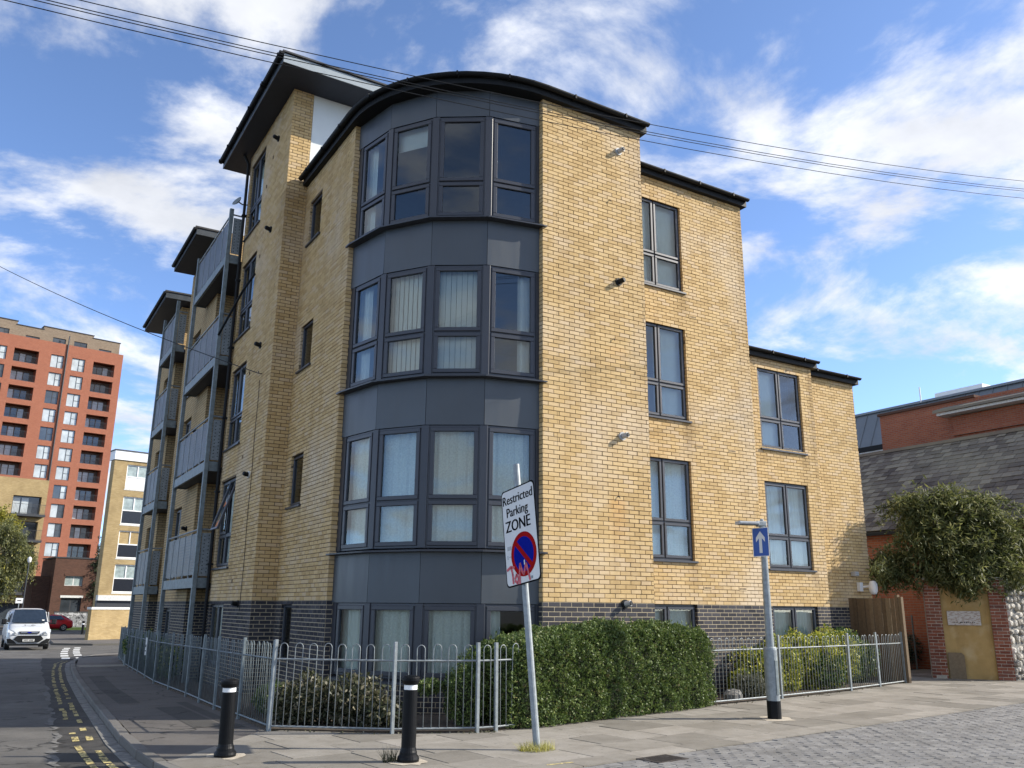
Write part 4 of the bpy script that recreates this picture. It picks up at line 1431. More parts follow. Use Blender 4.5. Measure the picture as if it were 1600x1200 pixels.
for (a, b, c, d) in ho:
    o = MB(); o.box(WG, a, b, -.75, -.6, c, d); bk = o.build('glazing', MAT['farglass'], wing)
    if c > 0:
        for i in range(3):
            u = a + (b - a) * (.05 + .3 * i)
            p = MB(); p.quad(WG.p(u, -.59, c + .1), WG.p(u + (b - a) * .24, -.59, c + .1), WG.p(u + (b - a) * .24, -.59, d - .2), WG.p(u, -.59, d - .2))
            p.build('pane', MAT['paleglass' if random.random() < .45 else 'farglass'], bk)
        f = MB(); f.box(WG, a - .25, b + .35, -.5, 1.3, c - .28, c - .02); bl = f.build('balcony', MAT['darkmetal'], wing)
        rail_far(WG, bl, a - .2, b + .3, c - .02, 1.24, step=.14)

# ---- 1960s block with white window panels
k = 1.15; zc3 = lambda z: 1.58 + 1.15 * (z - 1.58)
O = scaled((1.92, 53.58), k); B6 = Fr(O.x, O.y, *U80)
blk6 = thing('sixties_block', 'yellow stock brick block with white fascia and black and white window panels', 'building', (O.x, O.y, -.6))
hs = [(-1.93, -.36, 9.45, 11.15), (-1.93, -.36, 7.0, 8.9), (-1.93, -.36, 4.7, 6.55), (-1.93, -.36, 2.4, 4.26)]
hs = [(a * k, b * k, zc3(c), zc3(d)) for a, b, c, d in hs]
hs2 = [(a + 4.2 * i, b + 4.2 * i, c, d) for a, b, c, d in hs for i in range(3)]
mb = MB(); wall_holes(mb, B6, -2.8 * k, 12, zc3(2.2), zc3(11.4), hs2, depth=.4); mb.build('wall', MAT['ybrick_far'], blk6)
mb = MB(); mb.box(B6, 1.0, 12, -10, -1.2, -1, zc3(11.35)); mb.build('rear_block', MAT['ybrick_far'], blk6)
mb = MB(); mb.box(B6, -2.79 * k, 1.2, -1.0, -.4, -1, zc3(11.35)); mb.build('flank_wall', MAT['ybrick_far'], blk6)
mb = MB(); mb.box(B6, -2.85 * k, 12, -1.2, .1, zc3(11.41), zc3(12.05)); mb.build('fascia', MAT['white'], blk6)
mb = MB(); mb.box(B6, -2.9 * k, 12, -1.2, .16, zc3(12.05), zc3(12.12)); mb.build('roof_edge', MAT['darkmetal'], blk6)
mb = MB(); mb.box(B6, -2.8 * k, 12, -.4, .15, zc3(1.85), zc3(2.2)); mb.build('base_band', MAT['offwhite'], blk6)
mb = MB(); mb.box(B6, -2.8 * k, 12, -.4, -.05, -1, zc3(1.85)); mb.build('base_wall', MAT['darkmetal'], blk6)
for i, (a, b, c, d) in enumerate(hs2):
    lvl = i // 3
    zm = c + (d - c) * .5
    mb = MB(); w = .08
    for (z0, z1) in ((c, c + w), (d - w, d), (zm - w / 2, zm + w / 2)):
        mb.box(B6, a, b, -.2, -.1, z0, z1)
    for u in (a, (a + b) / 2 - w / 2, b - w):
        mb.box(B6, u, u + w, -.2, -.102, (zm if u not in (a, b - w) else c), d)
    o = mb.build('window', MAT['white'], blk6)
    for (u0, u1) in ((a + w, (a + b) / 2 - w / 2), ((a + b) / 2 + w / 2, b - w)):
        p = MB(); p.quad(B6.p(u0, -.15, zm), B6.p(u1, -.15, zm), B6.p(u1, -.15, d - w), B6.p(u0, -.15, d - w))
        p.build('pane', MAT['palegreen'] if lvl != 2 else MAT['ybrick_far'], o)
    p = MB(); p.box(B6, a + w, b - w, -.19, -.14, c + w, zm - w / 2); p.build('spandrel_panel', MAT['white'] if lvl == 0 else MAT['blackpanel'], o)
    p = MB(); p.box(B6, a - .05, b + .05, -.3, .02, c - .12, c - .02); p.build('sill', MAT['offwhite'], o)

# ---- low yellow wall on the far corner
lw = thing('garden_wall', 'low yellow brick wall with pale coping on the far street corner', 'wall', (0, 52.3, -.63))
LW = Fr(-1.26, 51.43, 2.55, 1.69)
mb = MB(); mb.box(LW, 0, 14, -.3, 0, -.75, 1.27); mb.build('wall', MAT['ybrick_far'], lw)
for i in range(12):
    mb = MB(); mb.box(LW, -.06 + i * 1.2, -.06 + (i + 1) * 1.2 - .015, -.36, .06, 1.272, 1.42); mb.build('coping_stone', MAT['offwhite'], lw)

# ---- dark brick building with graffiti wall
k = 1.26; zc4 = lambda z: 1.58 + 1.26 * (z - 1.58)
O = scaled((.54, 65.85), k); BB = Fr(O.x, O.y, *U80)
bb = thing('dark_brick_house', 'small flat roofed dark red brick building below the red tower', 'building', (O.x - 2, O.y, -.63))
hb = [(-2.6 * k, -1.28 * k, zc4(3.0), zc4(3.75)), (-2.7 * k, -1.2 * k, zc4(1.0), zc4(2.08))]
mb = MB(); wall_holes(mb, BB, -3.45 * k, -.2 * k, -.9, zc4(5.1), hb, depth=.3); mb.build('wall', MAT['darkred'], bb)
mb = MB(); mb.box(BB, -3.44 * k, -.21 * k, -5, -.3, -.9, zc4(5.05)); mb.build('rear_block', MAT['darkred'], bb)
mb = MB(); mb.box(BB, -3.5 * k, -.15 * k, -5, .06, zc4(5.1), zc4(5.2)); mb.build('coping', MAT['darkmetal'], bb)
for q, (a, b, c, d) in enumerate(hb):
    mb = MB(); mb.box(BB, a, b, -.24, -.2, c, d); o = mb.build('window', MAT['offwhite' if q == 0 else 'darkmetal'], bb)
    for i in range(2):
        w = (b - a) / 2
        p = MB(); p.quad(*[BB.p(a + i * w + (.07 if s in (0, 3) else w - .05), -.195, (c + .06 if s < 2 else d - .06)) for s in range(4)]); p.build('pane', MAT['palegreen' if q == 0 else 'farglass'], o)
    p = MB(); p.box(BB, a - .1, b + .1, -.2, .04, d, d + .22); p.build('lintel', MAT['offwhite' if q else 'darkred'], o)
mb = MB(); mb.box(BB, -4.6 * k, -3.46 * k, -5, -1.2, -.9, zc4(3.7)); mb.build('side_extension', MAT['darkred'], bb)
gw = thing('graffiti_wall', 'low rendered wall covered in grey and black graffiti', 'wall', (O.x - 2, O.y - 1.5, -.63))
m, nt_, b_ = new_mat('graffiti')
c_ = coords(nt_, (1.3, 1.3, 1.3)); nz_ = noise(nt_, c_, 1.6, 3, .55)
nt_.links.new(ramp(nt_, [(0.40, (0.03, 0.03, 0.035)), (0.44, (0.20, 0.205, 0.215)), (0.54, (0.26, 0.26, 0.27)), (0.57, (0.03, 0.03, 0.03)), (0.60, (0.42, 0.42, 0.43))], nz_), b_.inputs['Base Color'])
MAT['graffiti'] = m
mb = MB(); mb.box(BB, -3.3 * k, .3 * k, 1.35, 1.55, -.8, zc4(1.0)); mb.build('wall', MAT['graffiti'], gw)
mb = MB(); mb.box(BB, -3.35 * k, .35 * k, 1.3, 1.6, zc4(1.0), zc4(1.0) + .06); mb.build('coping', MAT['darkmetal'], gw)

# ================================================================== right hand side
# ---- slate roofed building
sl = thing('slate_building', 'red brick outbuilding with a long weathered slate roof', 'building', (19, 6, 0))
MAT['redr'] = M_bricktex('old red brick', 'y', (0.30, 0.085, 0.045), (0.37, 0.12, 0.06), (0.26, 0.2, 0.15), var=0.3)
MAT['redrx'] = M_bricktex('old red brick front', 'x', (0.30, 0.085, 0.045), (0.37, 0.12, 0.06), (0.26, 0.2, 0.15), var=0.3)
EX, EZ, RX, RZ = 16.0, 4.03, 20.0, 7.24
mb = MB(); mb.wbox(16.3, 23.7, .5, 16, -.2, 4.0); mb.build('wall', MAT['redr'], sl)
mb = MB()
mb.v = [(EX, 0.3, EZ - .06), (RX, 0.3, RZ - .06), (24.0, 0.3, EZ - .06), (EX, 16.2, EZ - .06), (RX, 16.2, RZ - .06), (24.0, 16.2, EZ - .06)]
mb.f = [(0, 3, 4, 1), (1, 4, 5, 2), (0, 1, 2), (3, 5, 4)]; mb.m = [0] * 4
mb.build('roof_deck', MAT['roofing'], sl)
mb = MB(); mb.wbox(EX - .02, EX + .1, 0.3, 16.2, EZ - .14, EZ - .062); mb.build('gutter', MAT['black'], sl)
MAT['slate'] = M_pieces('weathered slate', [(0, (0.09, 0.075, 0.068)), (0.3, (0.15, 0.128, 0.110)), (0.7, (0.215, 0.19, 0.158)), (1, (0.29, 0.26, 0.205))], rough=0.85, grain=0.35, gscale=35, stain=(0.26, 0.24, 0.175), stain_scale=0.35, stain_max=0.65, stain_rng=(.45, .7), spec=0.15)
RT = struct if False else None
slope = Vector((RX - EX, 0, RZ - EZ)); SLn = slope.length; sv = slope.normalized(); nrm = Vector((-sv.z, 0, sv.x))
rows = 20; rh = SLn / rows
slates = []
for r in range(rows):
    y = 0.3 + (r % 2) * .15
    while y < 16:
        w = .30 + random.uniform(-.03, .03)
        p = Vector((EX, y + w / 2, EZ)) + sv * (r * rh) + nrm * 0
        q = p - CAM; dd = q.dot(fwd); xx = q.dot(r2) / dd * 1333.6 + 800
        vis = xx > 1340 and xx < 1610
        slates.append((dd if vis else 1000 + dd, r, y, w)); y += w + .012
slates.sort()
roofpart = MB(); roofpart.box(Fr(RX, 16.2, 0, -1), 0, 15.9, -.14, .14, RZ - .05, RZ + .06); ridge = roofpart.build('ridge', MAT['slate'], sl)
jn = MB(); smesh = None
for i, (d, r, y, w) in enumerate(slates):
    j = random.gauss(0, .006); lift = .006 + abs(random.gauss(0, .009)); ln = rh * 1.35 + random.uniform(-.012, .012)
    base = Vector((EX, 0, EZ)) + sv * (r * rh - .02 + j)
    def pt(u, s, h): return base + Vector((0, y + u, 0)) + sv * s + nrm * h
    vs = [pt(.0, 0, .006 + lift), pt(w, 0, .006 + lift), pt(w, ln, .0), pt(0, ln, 0), pt(0, 0, .018 + lift), pt(w, 0, .018 + lift), pt(w, ln, .010), pt(0, ln, .010)]
    fs = ((4, 7, 6, 5), (0, 4, 5, 1), (1, 5, 6, 2), (3, 7, 4, 0))
    if i < 300:
        m = MB(); m.v = [tuple(v) for v in vs]; m.f = list(fs); m.m = [0] * 4
        m.build('slate', MAT['slate'], sl)
    else:
        k0 = len(jn.v); jn.v += [tuple(v) for v in vs]
        for f in fs: jn.f.append(tuple(k0 + q for q in f)); jn.m.append(0)
stuff(jn.build('slate_field', MAT['slate'], sl))

# ---- red brick building with white eaves, and the zinc roof behind
rb = thing('red_brick_hall', 'red brick hall with stained parapet and white eaves behind slate roof', 'building', (27, 4, 0))
mb = MB(); mb.wbox(24.0, 25.9, 2.6, 10.5, -.2, 9.6); mb.build('wall', MAT['redr'], rb)
mb = MB(); mb.wbox(23.92, 25.9, 6.3, 10.56, 9.6, 9.70); mb.build('coping', MAT['darkred'], rb)
mb = MB(); mb.wbox(23.8, 24.0, 2.6, 7.2, -.2, 8.95); mb.build('front_bay', MAT['redr'], rb)
mb = MB(); mb.wbox(23.35, 24.3, 2.4, 7.55, 9.0, 9.10); mb.build('eaves_board', MAT['offwhite'], rb)
mb = MB(); mb.v = [(23.25, 2.3, 9.1), (23.25, 7.65, 9.1), (25.7, 7.65, 9.9), (25.7, 2.3, 9.9)]; mb.f = [(0, 3, 2, 1)]; mb.m = [0]
mb.v += [(23.25, 2.3, 9.2), (23.25, 7.65, 9.2), (25.7, 7.65, 10.0), (25.7, 2.3, 10.0)]; mb.f += [(4, 5, 6, 7), (0, 1, 5, 4), (1, 2, 6, 5), (2, 3, 7, 6), (3, 0, 4, 7)]; mb.m += [0] * 5
mb.build('tiled_roof', MAT['slate'], rb)
mb = MB(); mb.wbox(23.70, 23.8, 2.6, 7.2, 8.2, 8.3); mb.build('string_course', MAT['redr'], rb)
zb_ = thing('zinc_roofed_block', 'block with grey standing seam zinc mansard behind the red brick hall', 'building', (30, 6, 0))
MAT['zinc'] = M_simple('grey zinc', (0.17, 0.19, 0.205), 0.45, metal=0.3, var=0.08, scale=1.0)
MAT['cream'] = M_simple('cream render', (0.55, 0.5, 0.38), 0.9, var=0.05)
mb = MB(); mb.wbox(26.4, 40, 3.6, 17, -.2, 8.6); mb.build('wall', MAT['cream'], zb_)
y = 3.6
while y < 17:
    mb = MB()
    mb.v = [(26.1, y + .012, 8.85), (26.1, y + .59, 8.85), (27.0, y + .59, 10.6), (27.0, y + .012, 10.6), (26.14, y + .012, 8.85), (26.14, y + .59, 8.85), (27.04, y + .59, 10.6), (27.04, y + .012, 10.6)]
    mb.f = [(0, 3, 2, 1), (0, 1, 5, 4), (1, 2, 6, 5), (3, 0, 4, 7), (4, 5, 6, 7)]; mb.m = [0] * 5
    pz = mb.build('zinc_panel', MAT['zinc'], zb_)
    mb = MB(); mb.tube([(26.08, y, 8.85), (26.98, y, 10.6)], .02, 5); mb.build('seam', MAT['zinc'], pz)
    y += .6
mb = MB(); mb.wbox(26.9, 40, 3.6, 17, 10.58, 10.68); mb.build('roof', MAT['zinc'], zb_)
mb = MB(); mb.wbox(27.05, 40, 3.6, 17, 8.6, 10.58); mb.build('roof_core', MAT['roofing'], zb_)
mb = MB(); mb.wbox(25.95, 26.2, 3.6, 17, 8.62, 8.85); mb.build('gutter', MAT['black'], zb_)
mb = MB(); mb.wbox(26.0, 26.42, 3.6, 17, 8.40, 8.62); mb.build('fascia', MAT['white'], zb_)
for y in np.arange(4, 16, 1.25):
    mb = MB(); mb.wbox(26.36, 26.42, y, y + .75, 7.0, 8.1); w_ = mb.build('window', MAT['white'], zb_)
    p = MB(); p.wbox(26.35, 26.36, y + .08, y + .67, 7.08, 8.02); p.build('pane', MAT['farglass'], w_)
mb = MB(); mb.wbox(28, 31, 8.2, 10.4, 10.68, 11.15); mb.build('roof_plant', MAT['white'], zb_)
mb = MB(); mb.tube([(26.9, 10.4, 10.6), (26.9, 10.4, 11.3)], .03, 6); mb.build('roof_vent_pipe', MAT['white'], zb_)

# ---- old garden wall with brick piers, render panel and flint
A = Vector((13.16, 1.72)); Bv = Vector((13.80, .84)); ud = (Bv - A).normalized()
fw_ = thing('flint_wall', 'old flint garden wall with red brick piers and ochre rendered panel', 'wall', (13.8, 1.0, 0))
PN = Fr(A.x, A.y, ud.x, ud.y)
Lp = (Bv - A).length
MAT['oldbrick'] = M_pieces('old red brick piece', [(0, (0.16, 0.05, 0.03)), (0.5, (0.24, 0.075, 0.04)), (1, (0.31, 0.11, 0.06))], grain=0.4, gscale=60, stain=(0.12, 0.10, 0.085), stain_scale=1.6, stain_max=0.5)
MAT['lime'] = M_simple('lime mortar', (0.42, 0.37, 0.29), 0.95, var=0.25, scale=14, bstr=0.4)
MAT['ochre'] = M_pieces('ochre render', [(0, (0.42, 0.28, 0.105)), (1, (0.44, 0.29, 0.11))], grain=0.3, gscale=5, stain=(0.52, 0.40, 0.22), stain_scale=2.4, streak=0.6)
MAT['flint'] = M_pieces('knapped flint', [(0, (0.22, 0.20, 0.17)), (0.4, (0.42, 0.39, 0.33)), (0.8, (0.60, 0.56, 0.48)), (1, (0.72, 0.68, 0.60))], rough=0.7, grain=0.55, gscale=25)


def pier(F, w, z1, nm, prot=.06):
    mb = MB(); mb.box(F, 0, w, -.4, prot - .008, -.1, z1 - .01); p = mb.build('pier', MAT['lime'], fw_)
    n_ = int(z1 / .077)
    for r in range(n_):
        z = r * .077
        cuts = [0, .215, .215 + .225] if r % 2 else [0, .10, .10 + .225]
        cuts = [c for c in cuts if c < w - .03] + [w + .01]
        for a, b in zip(cuts, cuts[1:]):
            j = random.gauss(0, .003)
            q = MB(); q.box(F, a, min(b, w + .01) - .01, prot - .09, prot + j, z + .006, z + .071, bev=.004); q.build('brick', MAT['oldbrick'], p)
        # right return of the pier
        for (n0, n1) in (((-.36, -.15), (-.14, prot - .092)) if r % 2 else ((-.36, -.26), (-.25, prot - .092))):
            q = MB(); q.box(F, w - .05, w + .004 + random.gauss(0, .002), n0, n1, z + .006, z + .071, bev=.004); q.build('brick', MAT['oldbrick'], p)


pier(Fr(*PN.p(-.36, 0, 0)[:2], ud.x, ud.y), .36, 2.45, 'dark')
pier(Fr(*PN.p(Lp, 0, 0)[:2], ud.x, ud.y), .36, 2.45, 'red')
mb = MB()
k0 = 0; nu, nz = 14, 24
for i in range(nu + 1):
    for j in range(nz + 1):
        u = Lp * i / nu; z = 2.3 * j / nz
        mb.v.append(PN.p(u, -.03 + .012 * math.sin(u * 7 + z * 3) + random.gauss(0, .003), z - .05))
for i in range(nu):
    for j in range(nz):
        q = i * (nz + 1) + j; mb.f.append((q, q + nz + 1, q + nz + 2, q + 1)); mb.m.append(0)
mb.build('render_panel', MAT['ochre'], fw_, smooth=True)
mb = MB(); mb.box(PN, -.3, Lp + .3, -.4, -.08, -.1, 2.4); mb.build('wall_core', MAT['lime'], fw_)
m, nt_, b_ = new_mat('faded painted notice')
c_ = coords(nt_, (14, 14, 40)); nz_ = noise(nt_, c_, 1.0, 4, .6)
nt_.links.new(ramp(nt_, [(0.38, (0.30, 0.22, 0.17)), (0.55, (0.50, 0.46, 0.40))], nz_), b_.inputs['Base Color'])
mb = MB(); mb.box(PN, .12, .86, -.02, .012, 1.28, 1.62); nb = mb.build('faded_notice', m, fw_)
for i in range(11):
    q = MB(); u = .25 + i * .045 + random.uniform(-.006, .006)
    q.box(PN, u, u + random.uniform(.015, .035), .012, .014, 1.335, 1.335 + random.uniform(.015, .03)); q.build('notice_mark', MAT['iron'], nb)
mb = MB(); mb.prism([(0, 0), (.36, 0), (.36, .56), (.30, .62), (0, .62)], 0, .04)
bd = mb.build('timber_hatch', MAT['wood'], fw_)
bd.matrix_parent_inverse = Matrix.Identity(4)
x_, y_, _ = PN.p(.04, .02, 0)
bd.location = Vector((x_, y_, 0)) - Vector(fw_.location); bd.rotation_euler = (R_(90), 0, PN.ang())
# flint face running off to the right along the street
C0 = PN.p(Lp + .36, -.02, 0); FL = Fr(C0[0], C0[1], .985, .12)
mb = MB(); mb.box(FL, 0, 9, -.4, -.03, -.1, 2.35); mb.build('flint_bed', MAT['channel'], fw_)
cnt = 0
zz = 0.02
while zz < 2.2:
    h = random.uniform(.13, .23); u = random.uniform(0, .06)
    while u < 4.0:
        w = random.uniform(.13, .30)
        m = MB(); seg, rg = 7, 4
        cu, cz = u + w / 2, zz + h / 2 + random.gauss(0, .022); hh_ = h; h = h * random.uniform(.7, 1.15)
        ph = random.uniform(0, 6); nn = random.uniform(.03, .08)
        ring = [(.99, -.07), (.97, -.02), (.72, nn * .8), (0.34, nn)]
        jit = [random.uniform(.68, 1.12) for _ in range(seg)]
        for (rr, n_) in ring:
            for s in range(seg):
                t = 2 * math.pi * s / seg + ph
                m.v.append(FL.p(cu + math.cos(t) * w / 2 * rr * jit[s], n_ + random.gauss(0, .004), cz + math.sin(t) * h / 2 * rr * jit[s]))
        for a in range(3):
            for s in range(seg):
                i0 = a * seg + s; i1 = a * seg + (s + 1) % seg
                m.f.append((i0, i1, i1 + seg, i0 + seg)); m.m.append(0)
        m.f.append(tuple(3 * seg + s for s in range(seg))); m.m.append(0)
        if cnt < 300:
            m.build('flint', MAT['flint'], fw_)
        cnt += 1
        u += w * random.uniform(.92, 1.12); h = hh_
    zz += h * .98

# ---- timber fence between flats and path
tf = thing('timber_fence', 'weathered brown close boarded timber fence at the end of the flats', 'fence', (11.0, 2.1, 0))
TF = Fr(10.92, 2.72, 0.05, -1.22)
for i in range(11):
    mb = MB(); u = i * .113
    mb.box(TF, u + .004, u + .108, -.012 + .006 * (i % 2), .008 + .009 * (i % 2), .0, 1.90 + random.uniform(-.012, .012)); mb.build('board', MAT['wood'], tf)
for z in (.3, 1.0, 1.6):
    mb = MB(); mb.box(TF, 0, 1.24, -.07, -.016, z, z + .08); mb.build('rail', MAT['wood'], tf)
for (u, z) in ((1.27, 1.98), (1.36, 1.93)):
    mb = MB(); mb.box(TF, u, u + .08, -.06, .03, -.1, z); mb.build('fence_post', MAT['wood'], tf)
# ---- mesh fence beyond the path
mf = thing('mesh_fence', 'green wire mesh fence across the end of the side path', 'fence', (15.0, 4.4, 0))
MF = Fr(14.1, 5.4, 1.6, -1.1)
MAT['wire'] = M_simple('green wire', (0.10, 0.13, 0.10), 0.5)
for u in (0, .97, 1.94):
    mb = MB(); mb.tube([MF.p(u, 0, -.1), MF.p(u, 0, 1.5)], .025, 6); mb.build('mesh_post', MAT['galvdark'], mf)
mb = MB()
for i in range(30):
    u = i * 1.94 / 29; mb.tube([MF.p(u, 0, .05), MF.p(u, 0, 1.45)], .004, 4)
for j in range(20):
    z = .05 + j * 1.4 / 19; mb.tube([MF.p(0, .006, z), MF.p(1.94, .006, z)], .004, 4)
stuff(mb.build('mesh', MAT['wire'], mf))
# ---- globe lamp on the wall
gl_ = thing('globe_lamp', 'white globe lamp on a bracket on the end wall of the flats', 'lamp', (11.45, 2.6, 2.05))
mb = MB(); mb.lathe([(.02, 2.0), (.07, 2.015), (.10, 2.08), (.11, 2.17), (.10, 2.26), (.07, 2.325), (.02, 2.34)], 11.52, 2.42, 16); mb.build('globe', MAT['white'], gl_, smooth=True)
mb = MB(); mb.tube([(11.46, 2.75, 2.18), (11.48, 2.5, 2.2)], .03, 8); mb.wbox(11.33, 11.45, 2.66, 2.75, 2.08, 2.30); mb.build('bracket', MAT['white'], gl_)
mb = MB(); mb.wbox(11.12, 11.28, 2.60, 2.75, 2.45, 2.56, bev=.02); mb.build('sensor', MAT['greyplastic'], gl_)


# ================================================================== railings
hoop = MB()
pts = [(-.053, 0, 0), (-.053, 0, .99)] + [(-.053 * math.cos(t), 0, .99 + .06 * math.sin(t)) for t in np.linspace(.35, math.pi - .35, 6)] + [(.053, 0, .99), (.053, 0, 0)]
hoop.tube(pts, .0058, 6)
HM = bpy.data.meshes.new('hoop_bar'); HM.from_pydata(hoop.v, [], hoop.f); HM.materials.append(MAT['galv']); HM.polygons.foreach_set('use_smooth', [True] * len(hoop.f))
HMD = HM.copy(); HMD.materials[0] = MAT['galvdark']


def railing(line, label, posts, name, hm, pm, skip=None, pt=1.14):
    x0, y0 = line[0]
    root = thing(name, label, 'railing', (x0, y0, G(y0)))
    seglist = []
    for a, b in zip(line, line[1:]):
        d = math.hypot(b[0] - a[0], b[1] - a[1]); n = max(1, round(d / posts))
        for k in range(n):
            seglist.append(((a[0] + (b[0] - a[0]) * k / n, a[1] + (b[1] - a[1]) * k / n), (a[0] + (b[0] - a[0]) * (k + 1) / n, a[1] + (b[1] - a[1]) * (k + 1) / n)))
    pp = [seglist[0][0]] + [s[1] for s in seglist]
    for (x, y) in pp:
        z = G(y); tl = random.gauss(0, .006)
        mb = MB(); mb.box(Fr(x, y, 1, 0), -.022, .022, -.022, .022, z - .2, z + pt + random.uniform(-.01, .02), bev=.004)
        mb.v = [(a + tl * (c - z), b, c) for a, b, c in mb.v]
        mb.build('post', pm, root)
    for (a, b) in seglist:
        d = math.hypot(b[0] - a[0], b[1] - a[1])
        F = Fr(a[0], a[1], b[0] - a[0], b[1] - a[1])
        za, zb = G(a[1]), G(b[1])
        for (h, t) in ((.06, .012), (.90, .012)):
            mb = MB(); mb.tube([(a[0], a[1], za + h), (b[0], b[1], zb + h)], .013, 4); mb.build('rail', pm, root)
        n = max(1, round((d - .08) / .208)); st = (d - .06) / n
        for k in range(n):
            u = .03 + (k + .5) * st
            x, y, _ = F.p(u, 0, 0)
            o = link('hoop_bar', hm, root)
            o.location = Vector((x, y, G(y) + .055 + random.gauss(0, .004))) - Vector(root.location)
            o.rotation_euler = (random.gauss(0, .01), random.gauss(0, .008), F.ang())
    return root


railing(FENCE_R, 'galvanised bow top railing along the paved street front', 1.98, 'bow_top_railing', HM, MAT['galv'])
railing([(-4.18, 0.22), (-4.15, 3.41), (-4.06, 6.13), (-4.01, 9.95), (-3.73, 14.18), (-3.46, 18.56), (-2.88, 24.5)], 'dull grey bow top railing along the shaded side street', 1.7, 'bow_top_railing', HMD, MAT['galvdark'])
nt1 = thing('railing_notice', 'small white notice tied to the side street railing', 'sign', (-4.06, 11.2, .3))
mb = MB(); mb.box(Fr(-4.03, 11.2, 0, -1), -.09, .09, .03, .036, .42, .82); mb.build('board', MAT['offwhite'], nt1)
mb = MB(); mb.box(Fr(-4.03, 11.2, 0, -1), -.06, .06, .037, .039, .6, .66); mb.box(Fr(-4.03, 11.2, 0, -1), -.06, .06, .037, .039, .5, .53); mb.build('print', MAT['iron'], nt1)

# ================================================================== bollards
MAT['bollard'] = M_simple('black bollard paint', (0.0045, 0.005, 0.006), 0.45, var=0.25, scale=20, spec=0.18, bstr=0.06, bscale=30)
MAT['reflect'] = M_simple('white reflective band', (0.82, 0.83, 0.82), 0.35, var=0.06)


def bollard(loc, label, h=.9, tilt=(0, 0)):
    b = thing('bollard', label, 'bollard', loc, 'black bollards', local=True)
    s = h / .9
    mb = MB(); mb.lathe([(.115, 0), (.118, .03), (.112, .055), (.094, .075), (.092, .10), (.085, .12), (.078, .15), (.076, .74), (.07, .745), (.07, .80)], seg=24)
    o = mb.build('shaft', MAT['bollard'], b, smooth=False, loc=(0, 0, 0))
    mb = MB(); mb.lathe([(.0705, .748), (.0715, .75), (.0715, .798), (.0705, .80)], seg=24); mb.build('reflective_band', MAT['reflect'], b, loc=(0, 0, 0))
    mb = MB(); mb.lathe([(.076, .80), (.086, .81), (.098, .845), (.098, .872), (.088, .885), (.05, .898), (.012, .902)], seg=24); mb.build('cap', MAT['bollard'], b, loc=(0, 0, 0))
    for c in b.children: c.scale = (1, 1, s)
    b.rotation_euler = (*tilt, 0.6)
    mb = MB()
    for i in range(18):
        t = i * 2 * math.pi / 18; r = .2 * random.uniform(.85, 1.25)
        mb.v.append((r * math.cos(t), r * math.sin(t), .0035))
    mb.f.append(tuple(range(18))); mb.m.append(0)
    mb.build('mortar_collar', MAT['lime'], b, loc=(0, 0, 0))
    return b


bollard((-3.55, -2.81, 0), 'black bollard with white band in front of the glazed corner bay', .87)
bollard((-5.16, -1.59, 0), 'black bollard with white band beside the asphalt footway', .80, (0.0, -0.03))

# ================================================================== restricted parking sign
def text_mesh(txt, size, bold=0.0):
    cu = bpy.data.curves.new('t', 'FONT'); cu.body = txt; cu.size = size; cu.align_x = 'CENTER'; cu.align_y = 'CENTER'; cu.offset = bold; cu.resolution_u = 3
    o = bpy.data.objects.new('t', cu); COL.objects.link(o)
    dg = bpy.context.evaluated_depsgraph_get()
    me = bpy.data.meshes.new_from_object(o.evaluated_get(dg))
    bpy.data.objects.remove(o); bpy.data.curves.remove(cu)
    return me


MAT['signwhite'] = M_simple('sign white', (0.68, 0.68, 0.66), 0.8, var=0.06, scale=4, spec=0.1)
MAT['signblack'] = M_simple('sign black', (0.006, 0.006, 0.007), 0.9, spec=0.05)
MAT['signred'] = M_simple('sign red', (0.33, 0.008, 0.008), 0.9, var=0.08, spec=0.05)
MAT['signblue'] = M_simple('sign blue', (0.004, 0.012, 0.24), 0.9, var=0.08, spec=0.05)
MAT['pink'] = M_simple('red marker scrawl', (0.55, 0.12, 0.14), 0.9, var=0.2, scale=30)
MAT['oneblue'] = M_simple('one way blue', (0.012, 0.075, 0.34), 0.35, var=0.08)
sg = thing('parking_sign', 'leaning restricted parking zone sign on a grey post', 'sign', (-1.92, -2.81, 0), local=True)
# h = horizontal axis of the plate (left to right as read); it comes towards the camera on the right
H_ = (rgt * .56 - Vector((math.sin(YAW), math.cos(YAW), 0)) * .83).normalized()
hang = math.atan2(H_.y, H_.x)
lean = R_(8.0)
# local frame: x = h, y = into the plate, z = up; lean to -x
LM = Matrix.Rotation(hang, 4, 'Z') @ Matrix.Rotation(-lean, 4, 'Y')
sg.matrix_world = Matrix.Translation((-1.92, -2.81, 0)) @ LM
ZL = (0, 0, 0)
mb = MB(); mb.tube([(0, 0, -.05), (0, 0, 3.42)], .042, 14, caps=False); mb.tube([(0, 0, 3.42), (0, 0, 3.425)], .04, 14); mb.build('post', MAT['galv'], sg, loc=ZL)
PW, PH, PZ, PX = .74, 1.235, 2.50, .05
rp = []
rad = .06
for (cx, cz, a0) in ((PW / 2 - rad, PH / 2 - rad, 0), (-PW / 2 + rad, PH / 2 - rad, 90), (-PW / 2 + rad, -PH / 2 + rad, 180), (PW / 2 - rad, -PH / 2 + rad, 270)):
    for k in range(6):
        t = R_(a0 + k * 18); rp.append((cx + rad * math.cos(t), cz + rad * math.sin(t)))


def plate(poly, y0, y1, name, mat, parent, dx=0, dz=0):
    mb = MB(); n = len(poly)
    for y in (y0, y1):
        mb.v += [(x + dx, y, z + dz) for x, z in poly]
    mb.f.append(tuple(range(n))); mb.f.append(tuple(range(n, 2 * n))[::-1])
    for i in range(n):
        j = (i + 1) % n; mb.f.append((i, i + n, j + n, j))
    mb.m = [0] * len(mb.f)
    return mb.build(name, mat, parent, loc=ZL)


